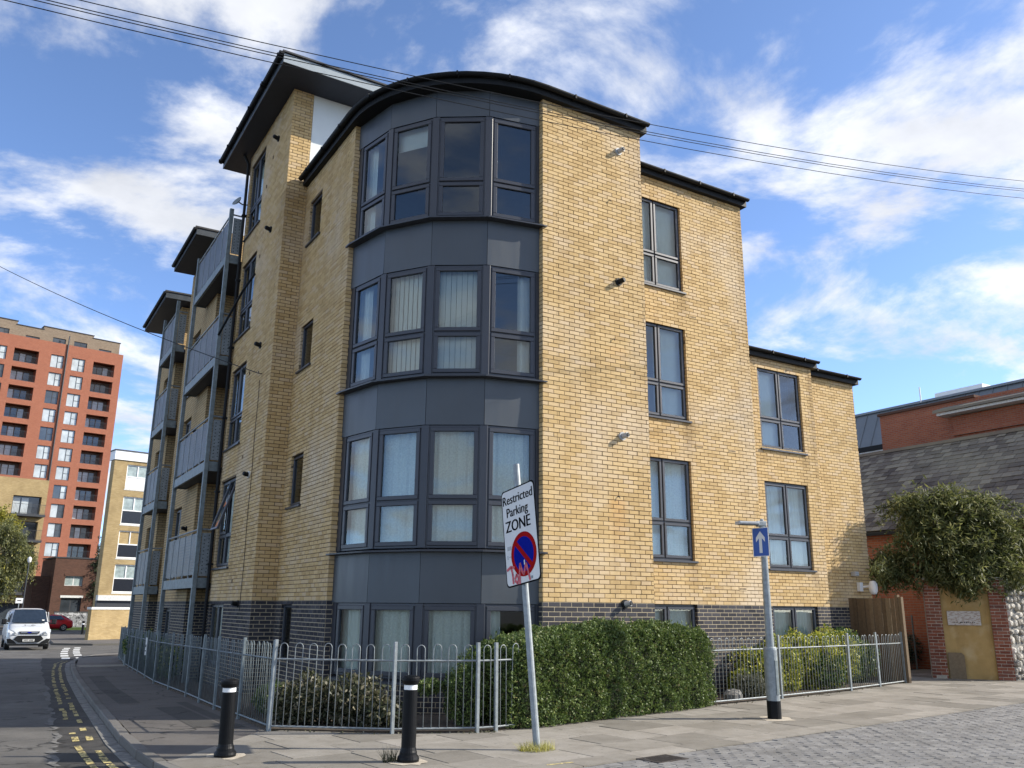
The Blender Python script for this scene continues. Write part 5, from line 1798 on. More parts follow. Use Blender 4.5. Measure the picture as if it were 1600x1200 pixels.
pl = plate(rp, -.052, -.048, 'plate', MAT['signblack'], sg, PX, PZ)
s_ = .968
plate([(x * (1 - .036 / PW * 1.0), z * (1 - .036 / PH)) for x, z in rp], -.0545, -.053, 'plate_face', MAT['signwhite'], pl, PX, PZ)


def ontext(txt, size, x, z, mat, bold=.004, sx=1.0):
    me = text_mesh(txt, size, 0.0); me.materials.clear(); me.materials.append(mat)
    for q, dx in enumerate((-bold, 0.0, bold)):          # three passes of print make the heavy face
        o = link('lettering', me, pl, (PX + x + dx, -.0562 - q * .0005, PZ + z)); o.rotation_euler = (R_(90), 0, 0); o.scale = (sx, 1, 1)


ontext('Restricted', .168, -.005, .475, MAT['signblack'], .0045, .97)
ontext('Parking', .168, -.03, .31, MAT['signblack'], .0045, .97)
ontext('ZONE', .205, -.03, .13, MAT['signblack'], .0065, .98)
circ = lambda r, n=40: [(r * math.cos(2 * math.pi * i / n), r * math.sin(2 * math.pi * i / n)) for i in range(n)]
plate(circ(.275), -.0562, -.055, 'red_ring', MAT['signred'], pl, PX + .05, PZ - .255)
plate(circ(.215), -.0572, -.0564, 'blue_disc', MAT['signblue'], pl, PX + .05, PZ - .255)
c45 = math.cos(R_(45))
bar = [(-.24, .03), (-.24, -.03), (.24, -.03), (.24, .03)]
bar = [((x * c45 + z * c45), (-x * c45 + z * c45)) for x, z in bar]
plate(bar, -.0582, -.0574, 'red_bar', MAT['signred'], pl, PX + .05, PZ - .255)
mb = MB(); mb.v = [(PX + .055 + x, -.059, PZ - .36 + z) for x, z in ((-.01, -.03), (.012, -.03), (.014, .03), (-.008, .03))]; mb.f = [(0, 1, 2, 3)]; mb.m = [0]; mb.build('scratch', MAT['signwhite'], pl, loc=ZL)
mb = MB(); mb.tube([(PX + .19, -.055, PZ - .56), (PX + .19, -.062, PZ - .56)], .018, 10); mb.build('bolt', MAT['galv'], pl, loc=ZL)
# scrawled tag
strokes = [[(-.36, -.40), (-.28, -.37), (-.20, -.39)], [(-.27, -.38), (-.245, -.47), (-.24, -.58)],
           [(-.20, -.53), (-.16, -.48), (-.12, -.53), (-.15, -.59), (-.20, -.55)], [(-.10, -.60), (-.09, -.47), (-.07, -.36), (-.03, -.47), (.0, -.50), (.03, -.43), (.06, -.38), (.09, -.48), (.12, -.585)]]
for st in strokes:
    mb = MB()
    for a, b in zip(st, st[1:]):
        dx, dz = b[0] - a[0], b[1] - a[1]; l = math.hypot(dx, dz); ex, ez = -dz / l * .017, dx / l * .017
        ox, oz = dx / l * .006, dz / l * .006
        mb.quad(*[(PX + .03 + x, -.0598, PZ + z) for x, z in ((a[0] - ex - ox, a[1] - ez - oz), (b[0] - ex + ox, b[1] - ez + oz), (b[0] + ex + ox, b[1] + ez + oz), (a[0] + ex - ox, a[1] + ez - oz))])
    mb.build('graffiti_stroke', MAT['pink'], pl, loc=ZL)
for (x, z, w, h) in ((-.30, -.16, .09, .05), (-.31, -.27, .02, .05), (-.27, -.25, .05, .012)):
    mb = MB(); mb.v = [(PX + x, -.0556, PZ + z), (PX + x + w, -.0556, PZ + z), (PX + x + w, -.0556, PZ + z + h), (PX + x, -.0556, PZ + z + h)]; mb.f = [(0, 1, 2, 3)]; mb.m = [0]
    mb.build('sticker_trace', MAT['greyplastic'], pl, loc=ZL)
for z in (2.15, 2.85):
    mb = MB(); mb.wbox(-.06, .06, -.05, .05, z, z + .04); mb.build('clamp', MAT['galvdark'], sg, loc=ZL)

# ================================================================== lamp post with one-way sign
lp = thing('lamp_post', 'grey street lamp post with blue one way arrow sign', 'street lamp', (2.89, -2.0, 0), local=True)
mb = MB(); mb.lathe([(.105, -.05), (.105, .26)], seg=20); mb.build('painted_shoe', MAT['bollard'], lp, loc=ZL)
mb = MB(); mb.lathe([(.10, .26), (.10, 1.0), (.094, 1.03), (.08, 1.045)], seg=20); base_ = mb.build('base_column', MAT['galv'], lp, loc=ZL)
mb = MB(); mb.wbox(-.03, .03, -.108, -.098, .35, .85, bev=.004); mb.build('access_door', MAT['galvdark'], base_, loc=ZL)
mb = MB(); mb.tube([(0, 0, 1.04), (0, 0, 2.93)], [.062, .045], 16); mb.build('shaft', MAT['galv'], lp, loc=ZL)
LD = (rgt * -.97 + Vector((math.sin(YAW), math.cos(YAW), 0)) * -.25).normalized()
FLn = Fr(0, 0, LD.x, LD.y)
mb = MB(); mb.box(FLn, -.06, .10, -.05, .05, 2.88, 2.97, bev=.02); hd = mb.build('lantern', MAT['galv'], lp, loc=ZL)
mb = MB(); mb.box(FLn, .09, .44, -.085, .085, 2.905, 2.955, bev=.015); mb.build('lantern_head', MAT['greyplastic'], hd, loc=ZL)
mb = MB(); mb.box(FLn, .14, .40, -.06, .06, 2.899, 2.904); mb.build('lens', MAT['darkmetal'], hd, loc=ZL)
mb = MB(); mb.lathe([(.02, 2.97), (.03, 2.975), (.028, 3.0), (.01, 3.01)], seg=10); mb.build('photocell', MAT['greyplastic'], hd, loc=ZL)
H2 = (rgt * .60 - Vector((math.sin(YAW), math.cos(YAW), 0)) * .80).normalized(); h2 = math.atan2(H2.y, H2.x)
ow = bpy.data.objects.new('one_way_sign', None)
pw, ph = .31, .455
mb = MB(); mb.wbox(-pw / 2, pw / 2, -.066, -.062, 2.41, 2.41 + ph); ow = mb.build('one_way_sign', MAT['signwhite'], lp, loc=ZL); ow.rotation_euler = (0, 0, h2)
mb = MB(); mb.wbox(-pw / 2 + .012, pw / 2 - .012, -.0685, -.0665, 2.422, 2.41 + ph - .012); mb.build('blue_field', MAT['oneblue'], ow, loc=ZL)
zc = 2.41 + ph / 2
arrow = [(-.028, zc - .17), (.028, zc - .17), (.028, zc + .06), (.085, zc - .0), (.085, zc + .07), (0, zc + .17), (-.085, zc + .07), (-.085, zc + .0), (-.028, zc + .06)]
mb = MB(); mb.v = [(x, -.0700, z) for x, z in arrow]; mb.f = [tuple(range(9))]; mb.m = [0]; mb.build('white_arrow', MAT['signwhite'], ow, loc=ZL)
for z in (2.5, 2.72):
    mb = MB(); mb.wbox(-.06, .06, -.061, .056, z, z + .03); mb.build('sign_clamp', MAT['galvdark'], ow, loc=ZL)
for (z, h, s) in ((2.18, .07, 1), (1.88, .12, .8)):
    mb = MB(); mb.lathe([(.0582 - (z - 1.04) * .009, z), (.0582 - (z - 1.04) * .009, z + h)], seg=16); st = mb.build('sticker', MAT['offwhite'], lp, loc=ZL)
mb = MB()
for i in range(16):
    t = i * 2 * math.pi / 16; r = .27 * random.uniform(.8, 1.25); mb.v.append((r * math.cos(t), r * math.sin(t), .004))
mb.f.append(tuple(range(16))); mb.m.append(0); mb.build('mortar_collar', MAT['lime'], lp, loc=ZL)

# ================================================================== overhead cables
def cable(name, label, a, b, sag, r=.011, n=40, group=None):
    mb = MB(); A = Vector(a); B = Vector(b)
    mb.tube([tuple(A.lerp(B, i / n) - Vector((0, 0, sag * 4 * (i / n) * (1 - i / n)))) for i in range(n + 1)], r, 5)
    o = mb.build(name, MAT['black']); tag(o, label, 'cable', group)


for (dz0, dz1, lab, r) in ((.0, .42, 'topmost of the four black cables crossing the building', .0055), (.0, .05, 'second highest of the four black overhead cables', .0055), (-.02, -.03, 'third highest of the four black overhead cables', .0055), (-.02, -.36, 'lowest of the four black cables crossing the brick front', .0055)):
    cable('overhead_cable', lab, (-24, -3.0, 6.54 + dz0), (42, -3.0, 20.67 + dz1), 3.44, r, group='overhead cables')
cable('overhead_cable', 'thin black cable running from the side wall over the street', (-3.16, 6.43, 6.47), (-17, 38.0, 23.0), .9, .010)

# ================================================================== vehicles
MAT['vanwhite'] = M_simple('white van paint', (0.52, 0.54, 0.55), 0.25, var=0.03, spec=0.6)
MAT['redpaint'] = M_simple('red car paint', (0.45, 0.012, 0.018), 0.2, var=0.05, spec=0.7)
MAT['carglass'] = M_simple('car glass', (0.02, 0.028, 0.038), 0.04, var=0.3, spec=1.0)
MAT['rubber'] = M_simple('tyre rubber', (0.014, 0.014, 0.014), 0.85)
MAT['chrome'] = M_simple('bright trim', (0.6, 0.62, 0.63), 0.2, metal=0.8)
MAT['lamp'] = M_simple('headlamp lens', (0.5, 0.53, 0.55), 0.08, var=0.35, scale=9, spec=0.9)
MAT['lampbright'] = M_simple('headlamp reflector', (0.85, 0.87, 0.88), 0.1, spec=0.9)


def loft(stations, n=20, e=4.0):
    """stations: (y, z0, z1, w0, w1) -> rings; rounded rectangles with lower/upper half widths"""
    mb = MB()
    for (y, z0, z1, w0, w1) in stations:
        for i in range(n):
            t = 2 * math.pi * (i + .5) / n
            c, s = math.cos(t), math.sin(t)
            cx = math.copysign(abs(c) ** (2 / e), c); sz = math.copysign(abs(s) ** (2 / e), s)
            zz = (z0 + z1) / 2 + (z1 - z0) / 2 * sz
            f = (zz - z0) / (z1 - z0)
            w = w0 + (w1 - w0) * max(0, (f - .45) / .55) if True else w0
            mb.v.append((cx * w, y, zz))
    m = len(stations)
    for r in range(m - 1):
        for i in range(n):
            a = r * n + i; b = r * n + (i + 1) % n
            mb.f.append((a, a + n, b + n, b)); mb.m.append(0)
    mb.f.append(tuple(range(n))); mb.m.append(0)
    mb.f.append(tuple((m - 1) * n + i for i in range(n))[::-1]); mb.m.append(0)
    return mb


def wheel(parent, x, y, r=.33, w=.22, z=None):
    z = r if z is None else z
    s = 1 if x > 0 else -1
    mb = MB(); mb.tube([(x - s * w, y, z), (x - s * .03, y, z), (x, y, z)], [r, r, r * .93], 20); o = mb.build('wheel', MAT['rubber'], parent, loc=ZL)
    mb = MB(); mb.tube([(x - s * .02, y, z), (x + s * .006, y, z)], [r * .62, r * .58], 16); mb.build('rim', MAT['chrome'], o, loc=ZL)
    for k in range(5):
        t = k * 2 * math.pi / 5
        mb = MB(); q = MB(); q.tube([(x + s * .008, y + .33 * r * math.cos(t), z + .33 * r * math.sin(t)), (x + s * .010, y + .33 * r * math.cos(t), z + .33 * r * math.sin(t))], r * .13, 8); q.build('wheel_hole', MAT['black'], o, loc=ZL)


# ---- white van coming towards us (front faces -y)
van = thing('white_van', 'white delivery van driving towards the camera', 'van', (-5.24, 38.6, -.64), local=True, rz=R_(1.0))
hw = .985
st = [(.02, .34, .72, .80, .78), (.0 + .06, .27, .92, .90, .86), (.22, .24, 1.06, .96, .90), (.5, .22, 1.12, hw, .93), (.95, .22, 1.24, hw, .93), (1.0, .22, 1.27, hw, .92), (1.85, .22, 1.93, hw, .80), (2.15, .22, 1.98, hw, .82), (3.2, .22, 2.0, hw, .86), (4.9, .22, 1.98, hw, .87), (4.97, .35, 1.85, .93, .82)]
mb = loft(st, 28, 5.5); mb.build('body', MAT['vanwhite'], van, smooth=True, loc=ZL)


def face(name, pts, mat, parent, th=.012):
    mb = MB(); n = len(pts)
    P = [Vector(p) for p in pts]; nr = (P[1] - P[0]).cross(P[2] - P[0]).normalized()
    mb.v = [tuple(p) for p in P] + [tuple(p - nr * th) for p in P]
    mb.f = [tuple(range(n)), tuple(range(n, 2 * n))[::-1]] + [(i, i + n, (i + 1) % n + n, (i + 1) % n) for i in range(n)]; mb.m = [0] * len(mb.f)
    return mb.build(name, mat, parent, loc=ZL)


ws = [(-.80, .985, 1.30), (-.4, .955, 1.27), (.4, .955, 1.27), (.80, .985, 1.30), (.70, 1.78, 1.90), (.35, 1.78, 1.925), (-.35, 1.78, 1.925), (-.70, 1.78, 1.90)]
wsf = face('windscreen', [(x, y - .03, z + .03) for x, y, z in ws], MAT['carglass'], van)
face('sticker', [(.55, .98, 1.40), (.66, .98, 1.40), (.66, 1.04, 1.45), (.55, 1.04, 1.45)], MAT['offwhite'], wsf, .004)
mb = MB(); mb.tube([(-.55, .95, 1.29), (.1, .97, 1.335)], .012, 5); mb.tube([(.6, .95, 1.29), (.0, .97, 1.325)], .012, 5); mb.build('wiper', MAT['black'], wsf, loc=ZL)
face('upper_grille', [(-.42, -.02, .79), (.42, -.02, .79), (.46, .02, .895), (-.46, .02, .895)], MAT['black'], van)
face('grille_trim', [(-.38, -.02, .83), (.38, -.02, .83), (.38, -.012, .85), (-.38, -.012, .85)], MAT['chrome'], van)
face('lower_grille', [(-.44, -.02, .37), (.44, -.02, .37), (.66, -.02, .52), (.52, -.02, .70), (-.52, -.02, .70), (-.66, -.02, .52)], MAT['black'], van)
np_ = face('number_plate', [(-.26, -.045, .42), (.26, -.045, .42), (.26, -.045, .53), (-.26, -.045, .53)], MAT['offwhite'], van, .02)
me = text_mesh('VE17 OKE', .10, .003); me.materials.append(MAT['signblack']); o = link('lettering', me, np_, (0, -.048, .475)); o.rotation_euler = (R_(90), 0, 0)
face('emblem', [(-.09 * math.cos(t) * -1, -.028, .845 + .035 * math.sin(t)) for t in [i * math.pi / 6 for i in range(12)]], MAT['signblue'], van, .01)
me = text_mesh('G --- xRx', .13, .004); me.materials.append(MAT['signblack']); o = link('bonnet_lettering', me, van, (0, .42, 1.145)); o.rotation_euler = (R_(16), 0, 0)
o.location = (0, .52, 1.185); o.rotation_euler = (R_(30), 0, 0)
for s in (-1, 1):
    f = face('headlight', [(s * .50, -.03, .75), (s * .84, -.01, .72), (s * .95, .05, .88), (s * .93, .10, 1.0), (s * .70, .02, .93)][::s], MAT['lamp'], van, .03)
    mb = MB(); mb.tube([(s * .80, -.03, .85), (s * .80, .0, .85)], .065, 12); mb.build('bulb', MAT['lampbright'], f, loc=ZL)
    mb = MB(); mb.tube([(s * .64, -.045, .81), (s * .64, .0, .81)], .05, 12); mb.build('bulb', MAT['chrome'], f, loc=ZL)
    face('bumper_insert', [(s * .50, -.02, .31), (s * .90, .04, .33), (s * .955, .06, .54), (s * .80, .0, .55), (s * .64, -.02, .45)][::s], MAT['black'], van)
    mb = MB(); mb.box(Fr(s * 1.12, 1.15, 1, 0), -.11, .11, -.06, .06, 1.22, 1.48, bev=.04); mr_ = mb.build('wing_mirror', MAT['black'], van, loc=ZL)
    mb = MB(); mb.tube([(s * .92, 1.15, 1.25), (s * 1.06, 1.15, 1.28)], .03, 6); mb.build('mirror_arm', MAT['black'], mr_, loc=ZL)
    wheel(van, s * .98, .93, .34); wheel(van, s * .98, 3.9, .34)
    face('side_window', [(s * .955, 1.25, 1.32), (s * .955, 2.2, 1.32), (s * .86, 2.2, 1.82), (s * .87, 1.75, 1.82)][::-s], MAT['carglass'], van)
face('lower_bumper', [(-.88, -.0, .22), (.88, -.0, .22), (.86, -.02, .30), (-.86, -.02, .30)], MAT['black'], van)


def hatch(loc, rz, label, paint, name='parked_car'):
    c = thing(name, label, 'car', loc, local=True, rz=rz)
    st = [(0, .35, .62, .66, .62), (.08, .24, .72, .80, .74), (.5, .2, .86, .86, .78), (1.0, .18, .95, .88, .80), (1.05, .18, .98, .88, .79), (1.75, .18, 1.38, .88, .60), (2.3, .18, 1.44, .88, .60), (3.0, .18, 1.38, .88, .60), (3.65, .2, 1.05, .87, .66), (3.85, .25, .92, .82, .7), (3.95, .38, .75, .72, .66)]
    mb = loft(st, 24, 4.2); mb.build('body', paint, c, smooth=True, loc=ZL)
    for s in (-1, 1):
        face('side_window', [(s * .83, 1.25, 1.0), (s * .83, 3.2, 1.0), (s * .68, 2.9, 1.32), (s * .68, 1.8, 1.34)][::-s], MAT['carglass'], c)
        wheel(c, s * .89, .72, .31, .2); wheel(c, s * .89, 3.2, .31, .2)
        face('headlight', [(s * .45, -.0, .60), (s * .74, .06, .60), (s * .80, .3, .76), (s * .55, .06, .70)][::s], MAT['lamp'], c)
        face('tail_light', [(s * .55, 3.93, .72), (s * .8, 3.80, .72), (s * .78, 3.75, .9), (s * .55, 3.88, .9)][::-s], MAT['signred'], c)
        mb = MB(); mb.box(Fr(s * .95, 1.35, 1, 0), -.08, .08, -.05, .05, .96, 1.08, bev=.03); mb.build('wing_mirror', paint, c, loc=ZL)
    face('windscreen', [(-.66, 1.12, 1.03), (.66, 1.12, 1.03), (.54, 1.74, 1.38), (-.54, 1.74, 1.38)], MAT['carglass'], c, .03)
    face('rear_window', [(.55, 3.60, 1.08), (-.55, 3.60, 1.08), (-.50, 3.08, 1.37), (.50, 3.08, 1.37)], MAT['carglass'], c, .03)
    return c


hatch((-4.0, 77.3, -.73), R_(-90), 'red hatchback parked side on behind the white van', MAT['redpaint'])
hatch((-9.7, 80.5, -.73), R_(-90), 'white car at the left edge beyond the white van', MAT['vanwhite'])

# ---- distant bollard, lamp post and street sign
fb = thing('bollard', 'slim black bollard on the far corner by the low yellow wall', 'bollard', (-.55, 62.8, -.63), local=True)
mb = MB(); mb.lathe([(.11, 0), (.10, .05), (.09, .1), (.085, .85), (.1, .88), (.1, .96), (.05, 1.0)], seg=12); mb.build('shaft', MAT['bollard'], fb, loc=ZL)
mb = MB(); mb.lathe([(.088, .74), (.088, .82)], seg=12); mb.build('reflective_band', MAT['reflect'], fb, loc=ZL)
sl_ = thing('street_lamp', 'thin dark street lamp standing in front of the left tree', 'street lamp', (-4.75, 63.2, -.63), local=True)
mb = MB(); mb.tube([(0, 0, 0), (0, 0, 1.2)], .11, 8); mb.build('base', MAT['darkmetal'], sl_, loc=ZL)
mb = MB(); mb.tube([(0, 0, 1.2), (0.0, 0, 5.2)], [.05, .035], 8); mb.build('shaft', MAT['darkmetal'], sl_, loc=ZL)
mb = MB(); mb.lathe([(.05, 5.2), (.12, 5.28), (.15, 5.5), (.1, 5.6), (.03, 5.66)], seg=10); mb.build('lantern', MAT['offwhite'], sl_, loc=ZL)
ss = thing('street_sign', 'small white sign on a post behind the white van', 'sign', (-5.2, 58.2, -.63), local=True)
mb = MB(); mb.tube([(0, 0, 0), (0, 0, 2.6)], .03, 6); mb.build('post', MAT['galv'], ss, loc=ZL)
mb = MB(); mb.wbox(-.22, .22, -.05, -.035, 2.25, 2.6); p_ = mb.build('plate', MAT['white'], ss, loc=ZL)
mb = MB(); mb.wbox(-.12, .12, -.053, -.051, 2.40, 2.46); mb.build('print', MAT['iron'], p_, loc=ZL)

# ================================================================== plants
def leaf_obj(name, C, size, mat, parent, droop=0.0, aspect=.5, outn=None, spread=.9):
    C = np.asarray(C, float); n = len(C)
    d = RNG.normal(size=(n, 3)); 
    if outn is not None: d = d * spread + outn
    d[:, 2] += -droop if droop else .25
    d /= np.linalg.norm(d, axis=1, keepdims=True) + 1e-9
    r = RNG.normal(size=(n, 3)); s = np.cross(d, r); s /= np.linalg.norm(s, axis=1, keepdims=True) + 1e-9
    nn = np.cross(d, s)
    L_ = size * RNG.uniform(.65, 1.3, (n, 1)); W = L_ * aspect * .5
    v0 = C - d * L_ * .5; v2 = C + d * L_ * .5; mid = C + d * L_ * .02
    v1 = mid + s * W + nn * L_ * .08; v3 = mid - s * W + nn * L_ * .08
    V = np.stack([v0, v1, v2, v3], 1).reshape(-1, 3)
    me = bpy.data.meshes.new(name)
    me.vertices.add(4 * n); me.vertices.foreach_set('co', V.ravel())
    me.loops.add(4 * n); me.loops.foreach_set('vertex_index', np.arange(4 * n, dtype=np.int32))
    me.polygons.add(n); me.polygons.foreach_set('loop_start', np.arange(0, 4 * n, 4, dtype=np.int32)); me.polygons.foreach_set('loop_total', np.full(n, 4, dtype=np.int32))
    me.materials.append(mat); me.update(calc_edges=True)
    return link(name, me, parent)


def vnoise(P, f, seed):
    r = np.random.default_rng(seed); o = np.zeros(len(P))
    for k in range(22):
        d = r.normal(size=3); d /= np.linalg.norm(d)
        a = d * f * r.uniform(.5, 2.4); w = P + .25 * np.sin(P[:, [1, 2, 0]] * f * .45 + k)
        o += np.sin(w @ a + r.uniform(0, 6.28))
    return o / 4.2


G_H = [(0, (0.045, 0.075, 0.018)), (0.4, (0.085, 0.13, 0.03)), (0.8, (0.14, 0.195, 0.05)), (0.96, (0.21, 0.25, 0.075)), (1, (0.18, 0.14, 0.06))]
MAT['leaf_hedge'] = M_leaf('privet leaf', G_H, .28, .55)
MAT['leaf_olive'] = M_leaf('olive shrub leaf', [(0, (0.035, 0.045, 0.02)), (0.5, (0.07, 0.075, 0.035)), (0.85, (0.14, 0.125, 0.075)), (1, (0.33, 0.30, 0.21))], .25)
MAT['leaf_var'] = M_leaf('variegated leaf', [(0, (0.06, 0.10, 0.018)), (0.25, (0.12, 0.17, 0.03)), (0.6, (0.32, 0.34, 0.05)), (1, (0.60, 0.56, 0.09))], .3, .55)
MAT['leaf_euo'] = M_leaf('dark glossy leaf', [(0, (0.03, 0.065, 0.02)), (0.5, (0.065, 0.12, 0.036)), (0.8, (0.10, 0.16, 0.05)), (1, (0.52, 0.50, 0.08))], .22, .5)
MAT['leaf_grey'] = M_leaf('grey green leaf', [(0, (0.08, 0.09, 0.055)), (1, (0.22, 0.22, 0.15))], .2)
MAT['leaf_bud'] = M_leaf('buddleia leaf', [(0, (0.06, 0.078, 0.022)), (0.5, (0.125, 0.14, 0.042)), (0.85, (0.20, 0.21, 0.075)), (1, (0.30, 0.29, 0.14))], .42, .6)
MAT['leaf_willow'] = M_leaf('willow leaf', [(0, (0.08, 0.095, 0.035)), (0.5, (0.14, 0.155, 0.06)), (1, (0.26, 0.26, 0.12))], .35)
MAT['leaf_yel'] = M_leaf('yellow green leaf', [(0, (0.16, 0.17, 0.03)), (1, (0.40, 0.36, 0.06))], .35)
MAT['leaf_dark'] = M_leaf('dark evergreen leaf', [(0, (0.015, 0.028, 0.012)), (1, (0.045, 0.07, 0.03))], .15)
MAT['bark'] = M_simple('bark', (0.075, 0.058, 0.042), 0.95, var=0.4, scale=12, bstr=0.6)
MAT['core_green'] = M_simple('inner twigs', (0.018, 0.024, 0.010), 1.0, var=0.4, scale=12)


def shell_points(n, a, b, hfun, wfun, seed, inner=.14, z0=.02):
    """points near the surface of a clipped hedge running a->b; hfun(t) height, wfun(t) half depth"""
    A = np.array(a, float); B = np.array(b, float); Lh = np.linalg.norm(B - A); d = (B - A) / Lh; nrm = np.array([d[1], -d[0]])
    t = RNG.uniform(0, 1, n); h = hfun(t); w = wfun(t)
    # choose face by area: front/back/top
    sel = RNG.uniform(0, 1, n)
    s = np.where(sel < .42, 1.0, np.where(sel < .60, -1.0, RNG.uniform(-1, 1, n)))
    z = np.where(sel < .60, RNG.uniform(0, 1, n), 1.0)
    # rounding of the top edge
    rnd = np.clip((z - .86) / .14, 0, 1) * np.clip((np.abs(s) - .75) / .25, 0, 1)
    s = s * (1 - .12 * rnd); z = z * (1 - .05 * rnd)
    P = np.zeros((n, 3)); P[:, :2] = A + t[:, None] * (B - A) + (s * w)[:, None] * nrm; P[:, 2] = z0 + z * h
    out = np.zeros((n, 3)); out[:, :2] = np.where(sel < .6, s, 0)[:, None] * nrm; out[:, 2] = np.where(sel < .6, .1, 1)
    nz = vnoise(P, 5.5, seed) * .03 + vnoise(P, 13, seed + 1) * .028
    P += out * (nz - np.abs(RNG.normal(0, inner * .35, n)))[:, None]
    return P, out


def hedge():
    root = thing('privet_hedge', 'dense clipped green privet hedge growing over the front railing', 'hedge', (.9, -.6, 0))
    a, b = (-1.38, -.82), (3.26, .16)
    hf = lambda t: np.interp(t, [0, .05, .2, .5, .85, .97, 1], [1.0, 1.12, 1.22, 1.36, 1.30, 1.22, 1.0])
    wf = lambda t: np.interp(t, [0, .06, .94, 1], [.40, .56, .56, .42])
    P, o = shell_points(62000, a, b, hf, wf, 3)
    # end caps
    n = 7000; A = np.array(a); B = np.array(b); d = (B - A) / np.linalg.norm(B - A); nr = np.array([d[1], -d[0]])
    E = np.zeros((n, 3)); oe = np.zeros((n, 3)); sgn = RNG.choice([-1, 1], n); base = np.where(sgn[:, None] < 0, A, B)
    s = RNG.uniform(-.45, .45, n); E[:, :2] = base + s[:, None] * nr + (sgn * RNG.uniform(-.08, .05, n))[:, None] * d; E[:, 2] = RNG.uniform(.02, 1.06, n); oe[:, :2] = sgn[:, None] * d
    E += oe * (vnoise(E, 6, 9) * .05)[:, None]
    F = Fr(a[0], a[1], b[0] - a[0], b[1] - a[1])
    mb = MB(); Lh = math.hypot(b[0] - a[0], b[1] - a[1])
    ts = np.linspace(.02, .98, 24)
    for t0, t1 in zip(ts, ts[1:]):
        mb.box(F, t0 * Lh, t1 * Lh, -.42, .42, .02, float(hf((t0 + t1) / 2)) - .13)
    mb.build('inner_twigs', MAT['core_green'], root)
    for i in range(12):
        u = .2 + i * .38
        m2 = MB(); m2.tube([F.p(u, random.uniform(-.2, .4), 0), F.p(u + random.uniform(-.1, .1), random.uniform(-.1, .3), .5)], [.02, .012], 5); m2.build('stem', MAT['bark'], root)
    # loose shoots on top
    S = []
    for i in range(90):
        t = random.random(); p = F.p(t * Lh, random.uniform(-.4, .5), float(hf(t)))
        q = Vector(p); dv = Vector((random.gauss(0, .3), random.gauss(0, .3), 1)).normalized()
        for k in range(6): S.append(tuple(q + dv * (k * .022)))
    S = np.array(S)
    leaf_obj('foliage', np.vstack([P, E, S]), .043, MAT['leaf_hedge'], root, outn=np.vstack([o, oe, np.tile([0, 0, 1.0], (len(S), 1))]) * .8, aspect=.55)


hedge()


def shrub(name, label, blobs, n, size, mat, aspect=.5, droop=0, cat='shrub', seed=1, stems=5, core=True, hollow=.55):
    cx = sum(b[0] for b in blobs) / len(blobs); cy = sum(b[1] for b in blobs) / len(blobs)
    root = thing(name, label, cat, (cx, cy, G(cy)))
    vol = np.array([b[3] * b[4] * b[5] for b in blobs]) ** .67; cnt = (n * vol / vol.sum()).astype(int)
    Ps = []; Os = []
    for b, c in zip(blobs, cnt):
        d = RNG.normal(size=(c, 3)); d /= np.linalg.norm(d, axis=1, keepdims=True)
        r = hollow + (1 - hollow) * RNG.uniform(0, 1, c) ** .6
        P = d * r[:, None] * np.array(b[3:6])
        P *= (1 + .14 * vnoise(d, 4.0, seed + len(Ps)))[:, None]
        Ps.append(P + np.array(b[:3])); Os.append(d)
    P = np.vstack(Ps); O_ = np.vstack(Os)
    k = P[:, 2] > np.array([G(y) for y in P[:, 1]]) + .02
    leaf_obj('foliage', P[k], size, mat, root, droop=droop, aspect=aspect, outn=O_[k] * .7)
    for i in range(stems):
        b = random.choice(blobs)
        m = MB(); m.tube([(cx + random.uniform(-.15, .15), cy + random.uniform(-.1, .1), G(cy)), ((cx + b[0]) / 2, (cy + b[1]) / 2, b[2] * .5), (b[0] + random.uniform(-.1, .1), b[1], b[2] + b[5] * .5)], [.018, .013, .006], 5); m.build('stem', MAT['bark'], root)
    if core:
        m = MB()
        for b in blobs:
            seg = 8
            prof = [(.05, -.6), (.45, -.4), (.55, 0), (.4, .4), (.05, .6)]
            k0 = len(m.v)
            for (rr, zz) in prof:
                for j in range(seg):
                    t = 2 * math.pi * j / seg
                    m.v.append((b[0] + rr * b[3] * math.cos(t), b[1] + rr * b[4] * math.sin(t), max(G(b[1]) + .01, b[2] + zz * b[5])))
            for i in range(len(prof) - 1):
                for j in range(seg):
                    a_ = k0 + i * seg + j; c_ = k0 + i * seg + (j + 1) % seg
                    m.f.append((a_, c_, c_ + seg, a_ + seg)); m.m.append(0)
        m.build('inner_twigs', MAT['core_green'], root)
    return root


shrub('olive_shrub', 'brownish olive shrub behind the railing below the glazed corner', [(-3.55, .45, .30, .42, .35, .38), (-3.0, .12, .30, .45, .38, .36), (-2.75, -.25, .18, .3, .3, .25), (-3.75, .8, .25, .3, .4, .3)], 5200, .075, MAT['leaf_olive'], .5, seed=5)
shrub('privet_bush', 'loose green bush at the left end of the hedge', [(-1.72, -.62, .42, .30, .36, .42), (-2.15, -.4, .52, .22, .2, .12), (-1.45, -.6, .6, .3, .35, .45)], 8500, .042, MAT['leaf_hedge'], .55, seed=7)
shrub('golden_shrub', 'olive gold evergreen shrub behind the railing left of the lamp post', [(5.75, .95, .42, .55, .5, .52), (6.5, 1.2, .52, .6, .5, .55), (5.2, .85, .22, .35, .3, .3)], 12000, .06, MAT['leaf_var'], .6, seed=9)
shrub('variegated_shrub', 'bright yellow edged shrub behind the middle of the right railing', [(7.3, 1.35, .58, .55, .5, .58), (8.0, 1.35, .55, .6, .45, .6), (8.7, 1.55, .62, .5, .5, .62)], 14000, .06, MAT['leaf_var'], .6, seed=10)
